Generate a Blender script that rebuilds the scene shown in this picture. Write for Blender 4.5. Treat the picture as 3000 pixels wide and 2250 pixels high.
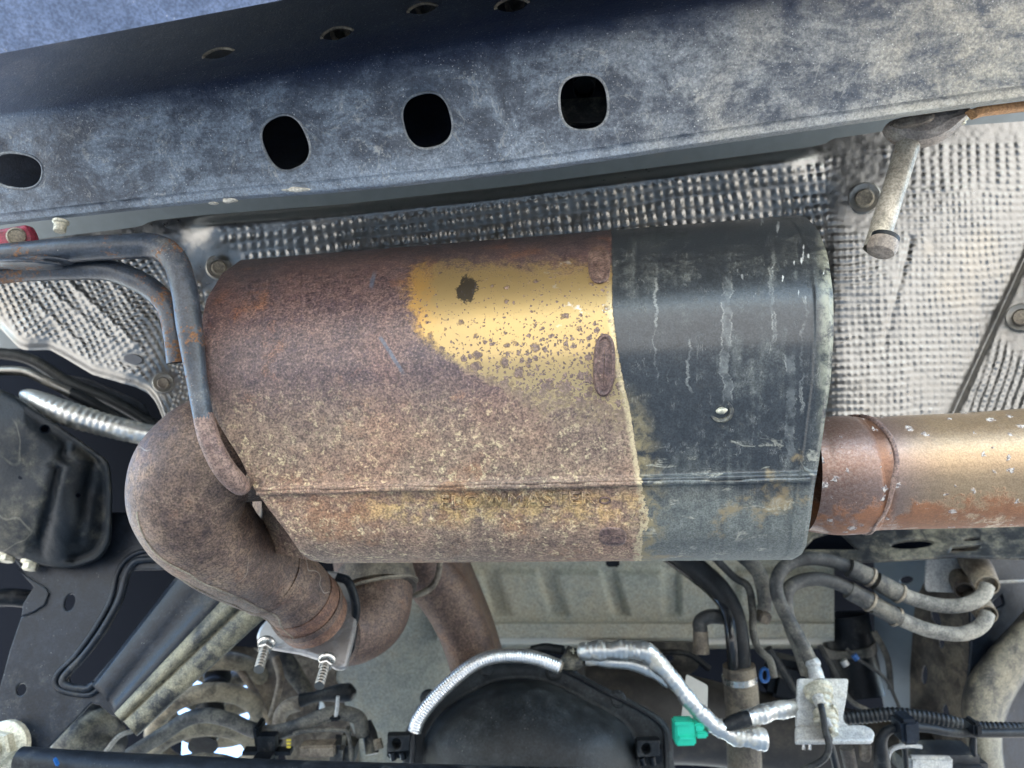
import bpy, bmesh, math, random
import numpy as np
from mathutils import Vector, Matrix
random.seed(7); np.random.seed(7)
sc = bpy.context.scene
for o in list(bpy.data.objects): bpy.data.objects.remove(o)
COL = sc.collection

# ------------------------------------------------------------------ camera
F = 2266.0                      # focal length in photograph pixels (3000 wide)
PITCH = math.radians(48)
CAM = Vector((0, 0, 0.12))
cam = bpy.data.cameras.new('camera'); camo = bpy.data.objects.new('camera', cam)
COL.objects.link(camo); sc.camera = camo
camo.location = CAM; camo.rotation_euler = (math.pi/2 + PITCH, 0, 0)
cam.sensor_width = 36; cam.lens = 36*F/3000; cam.clip_start = 0.01; cam.clip_end = 500
cam.dof.use_dof = True; cam.dof.focus_distance = 0.55; cam.dof.aperture_fstop = 8.5
# ------------------------------------------------------------------ world, sun, exposure
SUN_EL, SUN_AZ = 60, 163        # azimuth clockwise from +Y (vehicle front); 158 = behind, to the right
w = bpy.data.worlds.new('World'); sc.world = w; w.use_nodes = True
nt = w.node_tree; bg = nt.nodes['Background']
sky = nt.nodes.new('ShaderNodeTexSky'); sky.sky_type = 'NISHITA'; sky.sun_disc = False; sky.ozone_density = 3.0; sky.dust_density = .4
sky.sun_elevation = math.radians(SUN_EL); sky.sun_rotation = math.radians(SUN_AZ)
nt.links.new(sky.outputs[0], bg.inputs[0]); bg.inputs[1].default_value = 0.14
sl = bpy.data.lights.new('sun', 'SUN'); so = bpy.data.objects.new('sun', sl); COL.objects.link(so)
sl.energy = 2.8; sl.angle = math.radians(0.6); sl.color = (1, .94, .84)
e, a = math.radians(SUN_EL), math.radians(SUN_AZ)
sdir = Vector((math.sin(a)*math.cos(e), math.cos(a)*math.cos(e), math.sin(e)))
so.rotation_euler = sdir.to_track_quat('Z', 'Y').to_euler(); so.location = sdir*20
vs = sc.view_settings; vs.view_transform = 'Standard'; vs.look = 'None'; vs.exposure = 3.1; vs.gamma = 1
vs.use_curve_mapping = False
sc.cycles.use_denoising = True; sc.cycles.max_bounces = 6; sc.cycles.diffuse_bounces = 4; sc.cycles.glossy_bounces = 4

# ------------------------------------------------------------------ point helpers
R_ = Vector((1, 0, 0)); D_ = Vector((0, math.cos(PITCH), math.sin(PITCH))); U_ = Vector((0, -math.sin(PITCH), math.cos(PITCH)))
def ray(x, y): return D_ + R_*((x-1500)/F) - U_*((y-1125)/F)
def P(x, y, d): return CAM + ray(x, y)*d
def lerp(x, tab):
    return float(np.interp(x, [t[0] for t in tab], [t[1] for t in tab]))
def cr(pts, n=8, closed=False):
    """Catmull-Rom through the rows of pts"""
    a = np.array(pts, float); m = len(a); out = []
    rng = range(m) if closed else range(m-1)
    for i in rng:
        if closed: p0, p1, p2, p3 = a[(i-1) % m], a[i], a[(i+1) % m], a[(i+2) % m]
        else:
            p1, p2 = a[i], a[i+1]; p0 = a[i-1] if i else 2*p1-p2; p3 = a[i+2] if i+2 < m else 2*p2-p1
        for k in range(n):
            t = k/n
            out.append(.5*((2*p1)+(-p0+p2)*t+(2*p0-5*p1+4*p2-p3)*t*t+(-p0+3*p1-3*p2+p3)*t**3))
    if not closed: out.append(a[-1])
    return np.array(out)
def smoothstep(a, b, x):
    t = np.clip((x-a)/(b-a), 0, 1); return t*t*(3-2*t)
def hash_noise(seed):
    r = np.random.RandomState(seed); tab = r.rand(64, 64)
    def f(x, y):
        xi = np.floor(x).astype(int); yi = np.floor(y).astype(int); fx = x-xi; fy = y-yi
        fx = fx*fx*(3-2*fx); fy = fy*fy*(3-2*fy)
        g = lambda i, j: tab[(xi+i) % 64, (yi+j) % 64]
        return (g(0,0)*(1-fx)+g(1,0)*fx)*(1-fy)+(g(0,1)*(1-fx)+g(1,1)*fx)*fy-.5
    return f

# ------------------------------------------------------------------ object helpers
def tag(o, label, cat, group=None, kind=None):
    if label: o['label'] = label
    if cat: o['category'] = cat
    if group: o['group'] = group
    if kind: o['kind'] = kind
    return o
def thing(name, label, cat, at, group=None):
    o = bpy.data.objects.new(name, None); COL.objects.link(o); o.empty_display_size = .02
    o.location = P(*at) if len(at) == 3 and not isinstance(at, Vector) else at
    return tag(o, label, cat, group)
def wloc(o):
    v = Vector((0, 0, 0))
    while o: v = v+o.location; o = o.parent
    return v
def link(name, me, mat, parent=None, label=None, cat=None, group=None, kind=None, sharp=None):
    """verts of me are in world space; the object's origin goes to its parent's, or to its own middle"""
    o = bpy.data.objects.new(name, me); COL.objects.link(o)
    n = len(me.vertices); co = np.empty(n*3); me.vertices.foreach_get('co', co); co = co.reshape(-1, 3)
    if parent is None: org = Vector(co.mean(0)); o.location = org
    else: org = wloc(parent); o.parent = parent
    me.vertices.foreach_set('co', (co-np.array(org)).ravel())
    if mat: me.materials.append(mat)
    me.update()
    if sharp is not None:
        me.shade_smooth(); me.set_sharp_from_angle(angle=math.radians(sharp))
    return tag(o, label, cat, group, kind)
def grid(name, pts, mat, parent=None, uv=None, closed_v=False, thick=0, **kw):
    """pts[i][j] world points -> quads; optional solidify"""
    a = np.array([[tuple(p) for p in r] for r in pts]) if not isinstance(pts, np.ndarray) else pts
    m, n = a.shape[:2]; me = bpy.data.meshes.new(name)
    idx = np.arange(m*n).reshape(m, n)
    if closed_v: nx = np.roll(idx, -1, axis=1); q = np.stack([idx[:-1], nx[:-1], nx[1:], idx[1:]], -1)
    else: q = np.stack([idx[:-1, :-1], idx[:-1, 1:], idx[1:, 1:], idx[1:, :-1]], -1)
    q = q.reshape(-1, 4)
    me.vertices.add(m*n); me.vertices.foreach_set('co', a.reshape(-1))
    me.loops.add(q.size); me.loops.foreach_set('vertex_index', q.ravel())
    me.polygons.add(len(q)); me.polygons.foreach_set('loop_start', np.arange(0, q.size, 4))
    me.polygons.foreach_set('loop_total', np.full(len(q), 4))
    me.update(calc_edges=True)
    if uv is not None:
        l = me.uv_layers.new(name='UVMap'); l.data.foreach_set('uv', uv.reshape(-1, 2)[q.ravel()].ravel())
    me.shade_smooth()
    o = link(name, me, mat, parent, **kw)
    if thick:
        s = o.modifiers.new('solid', 'SOLIDIFY'); s.thickness = thick; s.offset = 0
    return o
def frames(c):
    t = np.gradient(c, axis=0); t /= np.linalg.norm(t, axis=1)[:, None]
    u = np.cross(t[0], [0.31, 0.2, 0.93]); u /= np.linalg.norm(u); us = [u]
    for i in range(1, len(c)):
        u = us[-1]-t[i]*np.dot(us[-1], t[i]); u /= np.linalg.norm(u); us.append(u)
    us = np.array(us); return t, us, np.cross(t, us)
def tube(name, pts, r, mat, parent=None, n=8, seg=18, caps=True, mod=None, jit=0, flat=None, hollow=0, smooth=True, **kw):
    """pts: (x, y, d) or (x, y, d, rpx); r: pixels at that depth"""
    full = [(p[0], p[1], p[2], p[3] if len(p) > 3 else r) for p in pts]
    s = cr(full, n) if smooth and len(full) > 2 else np.array([np.array(full[0])*(1-k/(n*2))+np.array(full[-1])*k/(n*2) for k in range(n*2+1)]) if len(full) == 2 else np.array(full)
    c = np.array([tuple(P(q[0], q[1], q[2])) for q in s]); rad = s[:, 3]*s[:, 2]/F
    return tube3(name, c, rad, mat, parent, seg, caps, mod, jit, flat, hollow, **kw)
def tube3(name, c, rad, mat, parent=None, seg=18, caps=True, mod=None, jit=0, flat=None, hollow=0, **kw):
    c = np.array(c, float); rad = np.broadcast_to(np.array(rad, float), (len(c),)).copy()
    L = np.concatenate([[0], np.cumsum(np.linalg.norm(np.diff(c, axis=0), axis=1))])
    if mod:                                            # resample finely for ribs
        step, fn = mod; m = max(int(L[-1]/step), 4); q = np.linspace(0, L[-1], m)
        c = np.stack([np.interp(q, L, c[:, k]) for k in range(3)], 1); rad = np.interp(q, L, rad); L = q
        rad = rad*np.array([fn(x, x/L[-1]) for x in q])
    t, u, v = frames(c); th = np.linspace(0, 2*math.pi, seg, endpoint=False)
    ring = np.cos(th)[None, :, None]*u[:, None]+np.sin(th)[None, :, None]*v[:, None]
    rr = np.repeat(rad[:, None], seg, 1)
    if jit:
        f = hash_noise(len(c)+seg)
        A, B = np.meshgrid(L/.012, np.arange(seg)/seg*5, indexing='ij'); rr = rr*(1+jit*2*f(A, B))
    pts = c[:, None]+ring*rr[:, :, None]
    rows = [pts[i] for i in range(len(c))]; us = list(L)
    if caps:
        rows = [c[0]+ (rows[0]-c[0])*.02]+[c[0]+(rows[0]-c[0])*.93]+rows+[c[-1]+(rows[-1]-c[-1])*.93, c[-1]+(rows[-1]-c[-1])*.02]
        us = [us[0]]*2+us+[us[-1]]*2
        if hollow:
            dp = t[-1]*hollow; e = rows[-3]
            rows[-2:] = [c[-1]+(e-c[-1])*.86, c[-1]-dp+(e-c[-1])*.84, c[-1]-dp+(e-c[-1])*.02]; us.append(us[-1])
    a = np.array(rows)
    uv = np.stack(np.meshgrid(np.array(us), np.arange(seg)/seg, indexing='ij'), -1)
    o = grid(name, a, mat, parent, uv=uv, closed_v=True, **kw)
    if caps: o.data.set_sharp_from_angle(angle=math.radians(40))
    return o
def lathe(name, base, axis, prof, mat, parent=None, n=24, sharp=30, **kw):
    """prof: (radius, height along axis) in metres"""
    axis = Vector(axis).normalized(); u = axis.orthogonal().normalized(); v = axis.cross(u)
    rows = []
    for r, h in prof:
        rows.append([base+axis*h+(u*math.cos(2*math.pi*k/n)+v*math.sin(2*math.pi*k/n))*max(r, 1e-5) for k in range(n)])
    o = grid(name, rows, mat, parent, closed_v=True, **kw)
    o.data.set_sharp_from_angle(angle=math.radians(sharp)); return o
def plane_of(pl):
    if isinstance(pl, (int, float)): pl = [(0, 0, pl), (3000, 0, pl), (0, 2250, pl)]
    a, b, c = [P(*q) for q in pl]; n = (b-a).cross(c-a).normalized()
    if n.dot(D_) > 0: n = -n
    return a, n
def onplane(x, y, pl):
    a, n = pl; r = ray(x, y); return CAM+r*((a-CAM).dot(n)/r.dot(n))
def rounded(poly, r, n=4):
    out = []; m = len(poly)
    for i in range(m):
        p0, p1, p2 = [np.array(poly[(i+k) % m], float) for k in (-1, 0, 1)]
        a, b = p0-p1, p2-p1; la, lb = np.linalg.norm(a), np.linalg.norm(b)
        q = min(r, la*.45, lb*.45); s, e = p1+a/la*q, p1+b/lb*q
        for k in range(n+1):
            t = k/n; out.append(tuple((1-t)**2*s+2*t*(1-t)*p1+t*t*e))
    return out
def ellipse(cx, cy, rx, ry, rot=0, n=28, sq=2.0):
    c, s = math.cos(math.radians(rot)), math.sin(math.radians(rot)); out = []
    for k in range(n):
        t = 2*math.pi*k/n; ca, sa = math.cos(t), math.sin(t)
        x = rx*math.copysign(abs(ca)**(2/sq), ca); y = ry*math.copysign(abs(sa)**(2/sq), sa)
        out.append((cx+c*x-s*y, cy+s*x+c*y))
    return out
def plate(name, outline, pl, thick, mat, parent=None, holes=(), bevel=.0012, rnd=0, **kw):
    """flat sheet of real thickness whose front face lies in plane pl"""
    p0, n = plane_of(pl); ux = (R_-n*R_.dot(n)).normalized(); uy = n.cross(ux)
    cu = bpy.data.curves.new(name, 'CURVE'); cu.dimensions = '2D'; cu.fill_mode = 'BOTH'
    bevel = min(bevel, thick*.45)
    cu.extrude = thick/2-bevel; cu.bevel_depth = bevel; cu.bevel_resolution = 1; cu.offset = -bevel
    for lp in [rounded(outline, rnd) if rnd else outline]+list(holes):
        sp = cu.splines.new('POLY'); sp.points.add(len(lp)-1); sp.use_cyclic_u = True
        for k, q in enumerate(lp):
            w_ = onplane(q[0], q[1], (p0, n))-p0
            sp.points[k].co = (w_.dot(ux), w_.dot(uy), 0, 1)
    tmp = bpy.data.objects.new('tmp', cu); COL.objects.link(tmp)
    dg = bpy.context.evaluated_depsgraph_get(); me = bpy.data.meshes.new_from_object(tmp.evaluated_get(dg))
    bpy.data.objects.remove(tmp); bpy.data.curves.remove(cu)
    M = Matrix((ux, uy, n)).transposed().to_4x4(); M.translation = p0-n*(thick/2); me.transform(M)
    me.name = name; me.materials.clear()
    return link(name, me, mat, parent, sharp=35, **kw)
def box(name, c, ax, dims, mat, parent=None, bevel=.002, **kw):
    """c world centre, ax three unit vectors, dims full sizes"""
    bm = bmesh.new(); bmesh.ops.create_cube(bm, size=1)
    M = Matrix([Vector(v) for v in ax]).transposed()
    for v in bm.verts: v.co = Vector(c)+M @ Vector([v.co[k]*dims[k] for k in range(3)])
    bmesh.ops.recalc_face_normals(bm, faces=bm.faces)
    if bevel: bmesh.ops.bevel(bm, geom=bm.edges[:]+bm.verts[:], offset=bevel, segments=2, affect='EDGES')
    me = bpy.data.meshes.new(name); bm.to_mesh(me); bm.free()
    return link(name, me, mat, parent, sharp=35, **kw)
CAX = (R_, U_, -D_)
def rotax(deg, tilt=0, yaw=0):
    m = Matrix.Rotation(math.radians(deg), 3, D_) @ Matrix.Rotation(math.radians(tilt), 3, R_) @ Matrix.Rotation(math.radians(yaw), 3, U_)
    return [m @ v for v in CAX]
def pbox(name, x, y, d, wpx, hpx, depth, mat, parent=None, rot=0, tilt=0, yaw=0, bevel=.002, **kw):
    return box(name, P(x, y, d), rotax(rot, tilt, yaw), (wpx*d/F, hpx*d/F, depth), mat, parent, bevel, **kw)
def blob(name, x, y, d, rx, ry, rz, mat, parent=None, seed=0, rough=.25, **kw):
    bm = bmesh.new(); bmesh.ops.create_icosphere(bm, subdivisions=3, radius=1); f = hash_noise(seed)
    for v in bm.verts:
        s = 1+rough*2*float(f(np.array(v.co.x*1.7+v.co.z+5), np.array(v.co.y*1.7-v.co.z+5)))
        v.co = P(x, y, d)+R_*(v.co.x*s*rx*d/F)+U_*(v.co.y*s*ry*d/F)-D_*(v.co.z*s*rz)
    me = bpy.data.meshes.new(name); bm.to_mesh(me); bm.free(); me.shade_smooth()
    return link(name, me, mat, parent, **kw)
def hexbolt(name, x, y, d, r, mat, parent, axis=None, flange=1.45, h=.9, stud=0, n=6, mat2=None, **kw):
    """flanged bolt as one mesh; r in pixels"""
    ax = Vector(axis).normalized() if axis is not None else -ray(x, y).normalized(); rr = r*d/F; b = P(x, y, d)
    bm = bmesh.new()
    u = ax.orthogonal().normalized(); v = ax.cross(u)
    def stack(prof, n):
        prev = None
        for q, z in prof:
            ring = [bm.verts.new(b+ax*z+(u*math.cos(2*math.pi*k/n)+v*math.sin(2*math.pi*k/n))*max(q, 1e-5)) for k in range(n)]
            if prev:
                for k in range(n): bm.faces.new((prev[k], prev[(k+1) % n], ring[(k+1) % n], ring[k]))
            prev = ring
        bm.faces.new(prev)
    stack([(rr*flange, -.3*rr), (rr*flange, .08*rr), (rr*flange*.96, .15*rr), (rr*1.02, .3*rr)], 24)
    stack([(rr, .2*rr), (rr, h*rr), (rr*.88, (h+.12)*rr)], n)
    if stud: stack([(rr*.55, h*rr), (rr*.55, (h+stud)*rr), (rr*.48, (h+stud+.07)*rr)], 18)
    me = bpy.data.meshes.new(name); bm.to_mesh(me); bm.free()
    return link(name, me, mat, parent, sharp=28, **kw)

# ------------------------------------------------------------------ material helpers
class Mat:
    def __init__(s, name):
        s.m = bpy.data.materials.new(name); s.m.use_nodes = True; s.t = s.m.node_tree; s.b = s.t.nodes['Principled BSDF']
        s.tc = s.t.nodes.new('ShaderNodeTexCoord')
    def set(s, sock, v):
        if isinstance(v, bpy.types.NodeSocket): s.t.links.new(v, sock)
        elif isinstance(v, (tuple, list)) and len(v) == 3 and sock.type == 'RGBA': sock.default_value = (*v, 1)
        else: sock.default_value = v
    def co(s, kind='Object', scale=None, rot=None):
        o = s.tc.outputs[kind]
        if scale is None and rot is None: return o
        n = s.t.nodes.new('ShaderNodeMapping'); s.t.links.new(o, n.inputs[0])
        if scale is not None: n.inputs['Scale'].default_value = scale if isinstance(scale, tuple) else (scale,)*3
        if rot is not None: n.inputs['Rotation'].default_value = rot
        return n.outputs[0]
    def noise(s, v, scale, det=4, rough=.6, dist=0, out=0):
        n = s.t.nodes.new('ShaderNodeTexNoise'); s.set(n.inputs['Vector'], v); n.inputs['Scale'].default_value = scale
        n.inputs['Detail'].default_value = det; n.inputs['Roughness'].default_value = rough; n.inputs['Distortion'].default_value = dist
        return n.outputs[out]
    def vor(s, v, scale, feat='F1', rnd=1.0, out='Distance'):
        n = s.t.nodes.new('ShaderNodeTexVoronoi'); n.feature = feat; s.set(n.inputs['Vector'], v); n.inputs['Scale'].default_value = scale
        n.inputs['Randomness'].default_value = rnd; return n.outputs[out]
    def mr(s, x, a, b, c=0., d=1.):
        n = s.t.nodes.new('ShaderNodeMapRange'); n.interpolation_type = 'SMOOTHSTEP'
        for k, q in enumerate((x, a, b, c, d)): s.set(n.inputs[k], q)
        return n.outputs[0]
    def ma(s, op, a, b=0., c=None):
        n = s.t.nodes.new('ShaderNodeMath'); n.operation = op; s.set(n.inputs[0], a); s.set(n.inputs[1], b)
        if c is not None: s.set(n.inputs[2], c)
        return n.outputs[0]
    def add(s, a, b): return s.ma('ADD', a, b)
    def mul(s, a, b): return s.ma('MULTIPLY', a, b)
    def mx(s, f, a, b, blend='MIX'):
        n = s.t.nodes.new('ShaderNodeMix'); n.data_type = 'RGBA'; n.blend_type = blend
        s.set(n.inputs[0], f); s.set(n.inputs[6], a); s.set(n.inputs[7], b); return n.outputs[2]
    def mf(s, f, a, b):
        n = s.t.nodes.new('ShaderNodeMix'); s.set(n.inputs[0], f); s.set(n.inputs[2], a); s.set(n.inputs[3], b); return n.outputs[0]
    def sep(s, v):
        n = s.t.nodes.new('ShaderNodeSeparateXYZ'); s.set(n.inputs[0], v); return n.outputs
    def comb(s, x, y, z=0.):
        n = s.t.nodes.new('ShaderNodeCombineXYZ')
        for k, q in enumerate((x, y, z)): s.set(n.inputs[k], q)
        return n.outputs[0]
    def curve(s, x, tab, lo, hi):
        """piecewise-linear table -> value"""
        n = s.t.nodes.new('ShaderNodeValToRGB'); e = n.color_ramp.elements
        vals = [t[1] for t in tab]; v0, v1 = min(vals), max(vals)
        while len(e) < len(tab): e.new(.5)
        for k, (p, v) in enumerate(tab):
            e[k].position = (p-lo)/(hi-lo); g = (v-v0)/(v1-v0) if v1 > v0 else 0; e[k].color = (g, g, g, 1)
        s.set(n.inputs[0], s.ma('DIVIDE', s.ma('SUBTRACT', x, lo), hi-lo))
        return s.add(s.mul(n.outputs[0], v1-v0), v0)
    def bump(s, h, strength=.4, dist=.001, nrm=None):
        n = s.t.nodes.new('ShaderNodeBump'); s.set(n.inputs['Height'], h); n.inputs['Strength'].default_value = strength
        n.inputs['Distance'].default_value = dist
        if nrm is not None: s.set(n.inputs['Normal'], nrm)
        return n.outputs[0]
    def grain(s, col, v, lo=.55, hi=1.5, scale=900):
        g = s.add(s.mul(s.noise(v, scale, 2, .5), .65), s.mul(s.noise(v, scale*.37, 3, .6), .35))
        k = s.mr(g, .36, .64, lo, hi); return s.mx(1., col, s.comb(k, k, k), 'MULTIPLY')
    def done(s, col, rough=.5, metal=0., nrm=None, spec=.5):
        s.set(s.b.inputs['Base Color'], col); s.set(s.b.inputs['Roughness'], rough); s.set(s.b.inputs['Metallic'], metal)
        s.set(s.b.inputs['Specular IOR Level'], spec)
        if nrm is not None: s.set(s.b.inputs['Normal'], nrm)
        return s.m
DUST = (.30, .265, .19)
def dirty(name, base, dust=DUST, amt=.4, rough=.45, metal=0., rust=None, ramt=0., sc_=1., bump=.35, speck=.4, vary=.35, spec=.5):
    m = Mat(name); v = m.co()
    n1 = m.noise(v, 9*sc_, 5, .6); n2 = m.noise(v, 55*sc_, 6, .65, .4); n3 = m.noise(v, 420*sc_, 3, .6)
    mixn = m.add(m.add(m.mul(n1, .5), m.mul(n2, .35)), m.mul(n3, .15))
    dm = m.mr(mixn, .60-.28*amt, .72-.18*amt)
    dm = m.mul(dm, min(1., .45+amt*.6))
    b2 = m.mx(m.mr(n2, .3, .7), tuple(c*(1-vary) for c in base), tuple(min(1, c*(1+vary)) for c in base))
    col = m.mx(dm, b2, m.mx(n1, dust, tuple(c*.72 for c in dust)))
    if rust:
        rm = m.mr(m.add(m.mul(m.noise(v, 22*sc_, 6, .7), .7), m.mul(n3, .3)), .66-.3*ramt, .72-.26*ramt)
        col = m.mx(rm, col, m.mx(n2, rust, tuple(c*.45 for c in rust)))
        dm = m.ma('MAXIMUM', dm, rm)
    if speck:
        sp = m.mul(m.mr(m.vor(v, 330*sc_), .19, .08), m.mr(m.noise(v, 60*sc_, 2), .55, .65))
        col = m.mx(m.mul(sp, speck), col, (.55, .53, .47))
    if bump > .1: col = m.grain(col, v, .74, 1.32, 620*sc_)
    h = m.add(m.mul(n2, .6), m.mul(n3, .5))
    return m.done(col, m.mf(dm, rough, .88), m.mul(m.ma('SUBTRACT', 1., dm), metal) if metal else 0., m.bump(h, bump, .0012), spec)
# ------------------------------------------------------------------ materials
def mat_rail():
    m = Mat('dusty_frame_paint'); v = m.co(); uv = m.sep(m.co('UV')); V = uv[1]; U = uv[0]
    n1 = m.noise(v, 10, 6, .62, .6); n2 = m.noise(v, 60, 7, .7, .5); n3 = m.noise(v, 420, 4, .65); n4 = m.noise(v, 26, 4, .6, 1.2)
    lower = m.mr(V, 1.12, .72)
    d = m.add(m.add(m.mul(n1, .42), m.mul(n2, .33)), m.add(m.mul(n3, .13), m.mul(n4, .12)))
    d = m.add(d, m.mul(m.mr(U, 1.2, 3.0), .03))
    d = m.add(d, m.mul(m.mr(V, .16, .03), .14))
    cl_ = m.noise(m.co('Object', (1., 1.6, 1.6)), 17, 8, .72, 1.5)
    spr = m.noise(m.co('Object', (9., 34., 34.), (0., .5, .35)), 1.6, 7, .72, .7)
    d = m.add(m.mul(d, .52), m.add(m.mul(cl_, .30), m.mul(spr, .20)))
    dm = m.mul(m.mr(d, .465, .61), m.mf(lower, .07, .95))
    base = m.mx(lower, m.mx(n2, (.010, .017, .042), (.022, .031, .062)), m.mx(n2, (.022, .030, .044), (.050, .060, .078)))  # rear face: shade and blue haze put into a darker, bluer base
    warm = m.mr(m.add(U, m.mul(n1, 2.)), 2.2, 4.2)
    dust = m.mx(warm, (.20, .24, .285), (.31, .29, .24))
    dm = m.mul(dm, m.mr(n3, .34, .62, .7, 1.1))
    col = m.grain(m.mx(dm, base, dust), v, .8, 1.22, 800)
    tide = m.mul(m.mr(m.ma('ABSOLUTE', m.ma('SUBTRACT', m.noise(v, 12, 5, .6, 1.3), .52)), .010, .002), m.mul(lower, m.mr(n2, .44, .58)))
    col = m.mx(m.mul(tide, .28), col, (.40, .40, .36))
    pale = m.mul(m.mr(m.add(m.mul(m.noise(v, 24, 7, .75, .8), .8), m.mul(n3, .2)), .575, .64), m.mul(lower, m.mr(n1, .40, .58)))
    col = m.mx(m.mul(pale, .5), col, (.42, .41, .36))
    sp = m.mul(m.mr(m.vor(v, 260), .16, .07), m.mr(m.noise(v, 50, 2), .5, .6))
    col = m.mx(m.mul(sp, .55), col, (.62, .62, .58))
    sm = m.mr(m.noise(v, 700, 3, .6), .64, .70); col = m.mx(m.mul(sm, .35), col, (.7, .7, .68))
    # thin scrapes on the rear face
    st = m.noise(m.co('Object', (6., 60., 120.)), 5, 4, .7, .8)
    scr = m.mul(m.mr(m.ma('ABSOLUTE', m.ma('SUBTRACT', st, .5)), .012, .002), m.mul(m.mr(V, 1.1, 1.35), m.mr(n4, .48, .6)))
    col = m.mx(m.mul(scr, .5), col, (.38, .33, .30))
    h = m.add(m.mul(n2, .5), m.add(m.mul(n3, .55), m.mul(sp, .5)))
    return m.done(col, m.mf(dm, .42, .8), 0., m.bump(h, .6, .0015), .4)
def mat_muffler():
    m = Mat('muffler_shell'); v = m.co(); UV = m.co('UV'); u, V, _ = m.sep(UV)
    lo = m.noise(v, 14, 5, .6, .3); mid = m.noise(v, 95, 6, .7, .4); fine = m.noise(v, 520, 5, .7); vf = m.noise(v, 1300, 3, .6)
    e1 = m.mul(m.ma('SUBTRACT', m.noise(UV, 22, 8, .72), .5), .17)
    # --- rust ground
    c = m.mx(m.mr(mid, .35, .65), (.066, .042, .045), (.135, .085, .072))
    c = m.mx(m.mr(fine, .47, .72), c, (.22, .145, .12))
    c = m.mx(m.mr(fine, .44, .3), c, (.035, .026, .03))
    oran = m.mul(m.mr(m.noise(v, 20, 6, .7), .54, .68), m.mr(vf, .35, .6)); c = m.mx(m.mul(oran, .75), c, (.28, .12, .05))
    low = m.mr(m.add(V, e1), 1.08, 1.30)
    tan = m.mul(m.mr(m.add(m.mul(m.noise(v, 170, 6, .72, .6), .7), m.mul(fine, .3)), .52, .60), m.mul(low, m.mr(lo, .30, .56)))
    c2 = m.mx(m.mr(mid, .3, .7), (.165, .108, .076), (.28, .195, .13))
    c2 = m.mx(m.mr(fine, .44, .3), c2, (.06, .04, .034)); c2 = m.mx(m.mul(m.mr(m.noise(v, 16, 7, .72), .52, .66), .6), c2, (.27, .135, .06))
    c = m.mx(m.mul(low, .85), c, c2)
    c = m.mx(m.mul(tan, .85), c, (.50, .40, .235))
    c = m.mx(m.mul(m.mr(vf, .66, .74), .6), c, (.55, .47, .38))
    # ochre stain round the lettering
    och = m.mul(m.mul(m.mr(u, .95, 1.15), m.mr(V, 1.42, 1.47)), m.mul(m.mr(V, 1.56, 1.50), m.mr(mid, .4, .62)))
    c = m.mx(m.mul(och, .6), c, (.48, .33, .12))
    big = m.noise(UV, 3.2, 4, .55, .5); c = m.mx(m.mr(big, .42, .66, 0., .55), c, m.mx(1., c, (1.18, .98, .92), 'MULTIPLY')); c = m.mx(m.mr(big, .5, .34, 0., .5), c, m.mx(1., c, (.62, .62, .70), 'MULTIPLY'))
    c = m.mx(m.mr(m.add(u, m.mul(e1, .5)), .80, .60, 0., .45), c, m.mx(1., c, (.55, .5, .5), 'MULTIPLY'))
    c = m.grain(c, v, .55, 1.5, 640)
    # --- bare gold stainless patch
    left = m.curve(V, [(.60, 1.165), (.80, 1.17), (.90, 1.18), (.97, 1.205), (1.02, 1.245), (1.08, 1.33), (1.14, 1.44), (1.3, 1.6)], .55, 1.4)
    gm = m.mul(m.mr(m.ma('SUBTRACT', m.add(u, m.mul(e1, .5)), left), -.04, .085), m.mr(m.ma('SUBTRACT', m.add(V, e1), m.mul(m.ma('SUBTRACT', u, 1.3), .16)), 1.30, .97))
    gm = m.mul(gm, m.mr(m.add(V, m.mul(e1, .8)), .70, .86))  # gold gives way to rust at the top, painting in the shadow there
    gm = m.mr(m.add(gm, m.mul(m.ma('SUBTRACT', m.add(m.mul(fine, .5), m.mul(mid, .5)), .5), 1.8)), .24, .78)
    gcol = m.mx(m.noise(m.co('Object', (9., 9., 9.)), 3, 3), (.47, .32, .125), (.38, .27, .125))
    gcol = m.mx(m.mr(m.add(u, e1), 1.30, 1.20), gcol, (.55, .31, .09))
    gcol = m.mx(m.mul(m.mr(V, .96, 1.18), .75), gcol, (.33, .26, .15))
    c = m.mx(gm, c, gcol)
    # pits on the gold, denser to the bottom and right
    dens = m.add(m.add(m.mul(m.mr(V, .80, 1.22), .30), m.mul(m.mr(u, 1.2, 1.8), .08)), m.mul(m.mr(m.ma('SUBTRACT', u, left), .12, .0), .10))
    pit = None
    wv = m.t.nodes.new('ShaderNodeVectorMath'); wv.operation = 'MULTIPLY_ADD'; m.set(wv.inputs[0], m.noise(v, 260, 3, .6, out=1)); wv.inputs[1].default_value = (.006, .006, .006); m.set(wv.inputs[2], v); vv = wv.outputs[0]
    for scl, off in ((95, -.27), (190, -.215), (420, -.15)):
        rnd = m.sep(m.vor(vv, scl, out='Color'))[0]; thr = m.add(m.add(m.mul(rnd, .42), off), dens)
        dd = m.vor(vv, scl); p = m.mr(m.ma('SUBTRACT', dd, thr), .03, -.05); pit = p if pit is None else m.ma('MAXIMUM', pit, p)
        if scl == 95: ring = m.mul(m.mr(m.ma('ABSOLUTE', m.ma('SUBTRACT', dd, m.add(thr, .03))), .05, .01), m.mr(thr, .02, .06))
    pit = m.mul(pit, gm)
    pc = m.mx(m.mr(fine, .4, .65), (.07, .045, .045), (.24, .16, .13)); c = m.mx(m.mul(pit, .93), c, pc)
    c = m.mx(m.mul(m.mul(ring, gm), .6), c, (.12, .07, .05))
    chip = m.mul(m.mul(m.mr(m.noise(v, 75, 4, .6), .62, .68), gm), m.mr(m.add(u, e1), 1.52, 1.76)); chip = m.mul(chip, m.mr(V, 1.0, .93))
    c = m.mx(m.mul(chip, .85), c, (.62, .60, .58))
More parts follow.
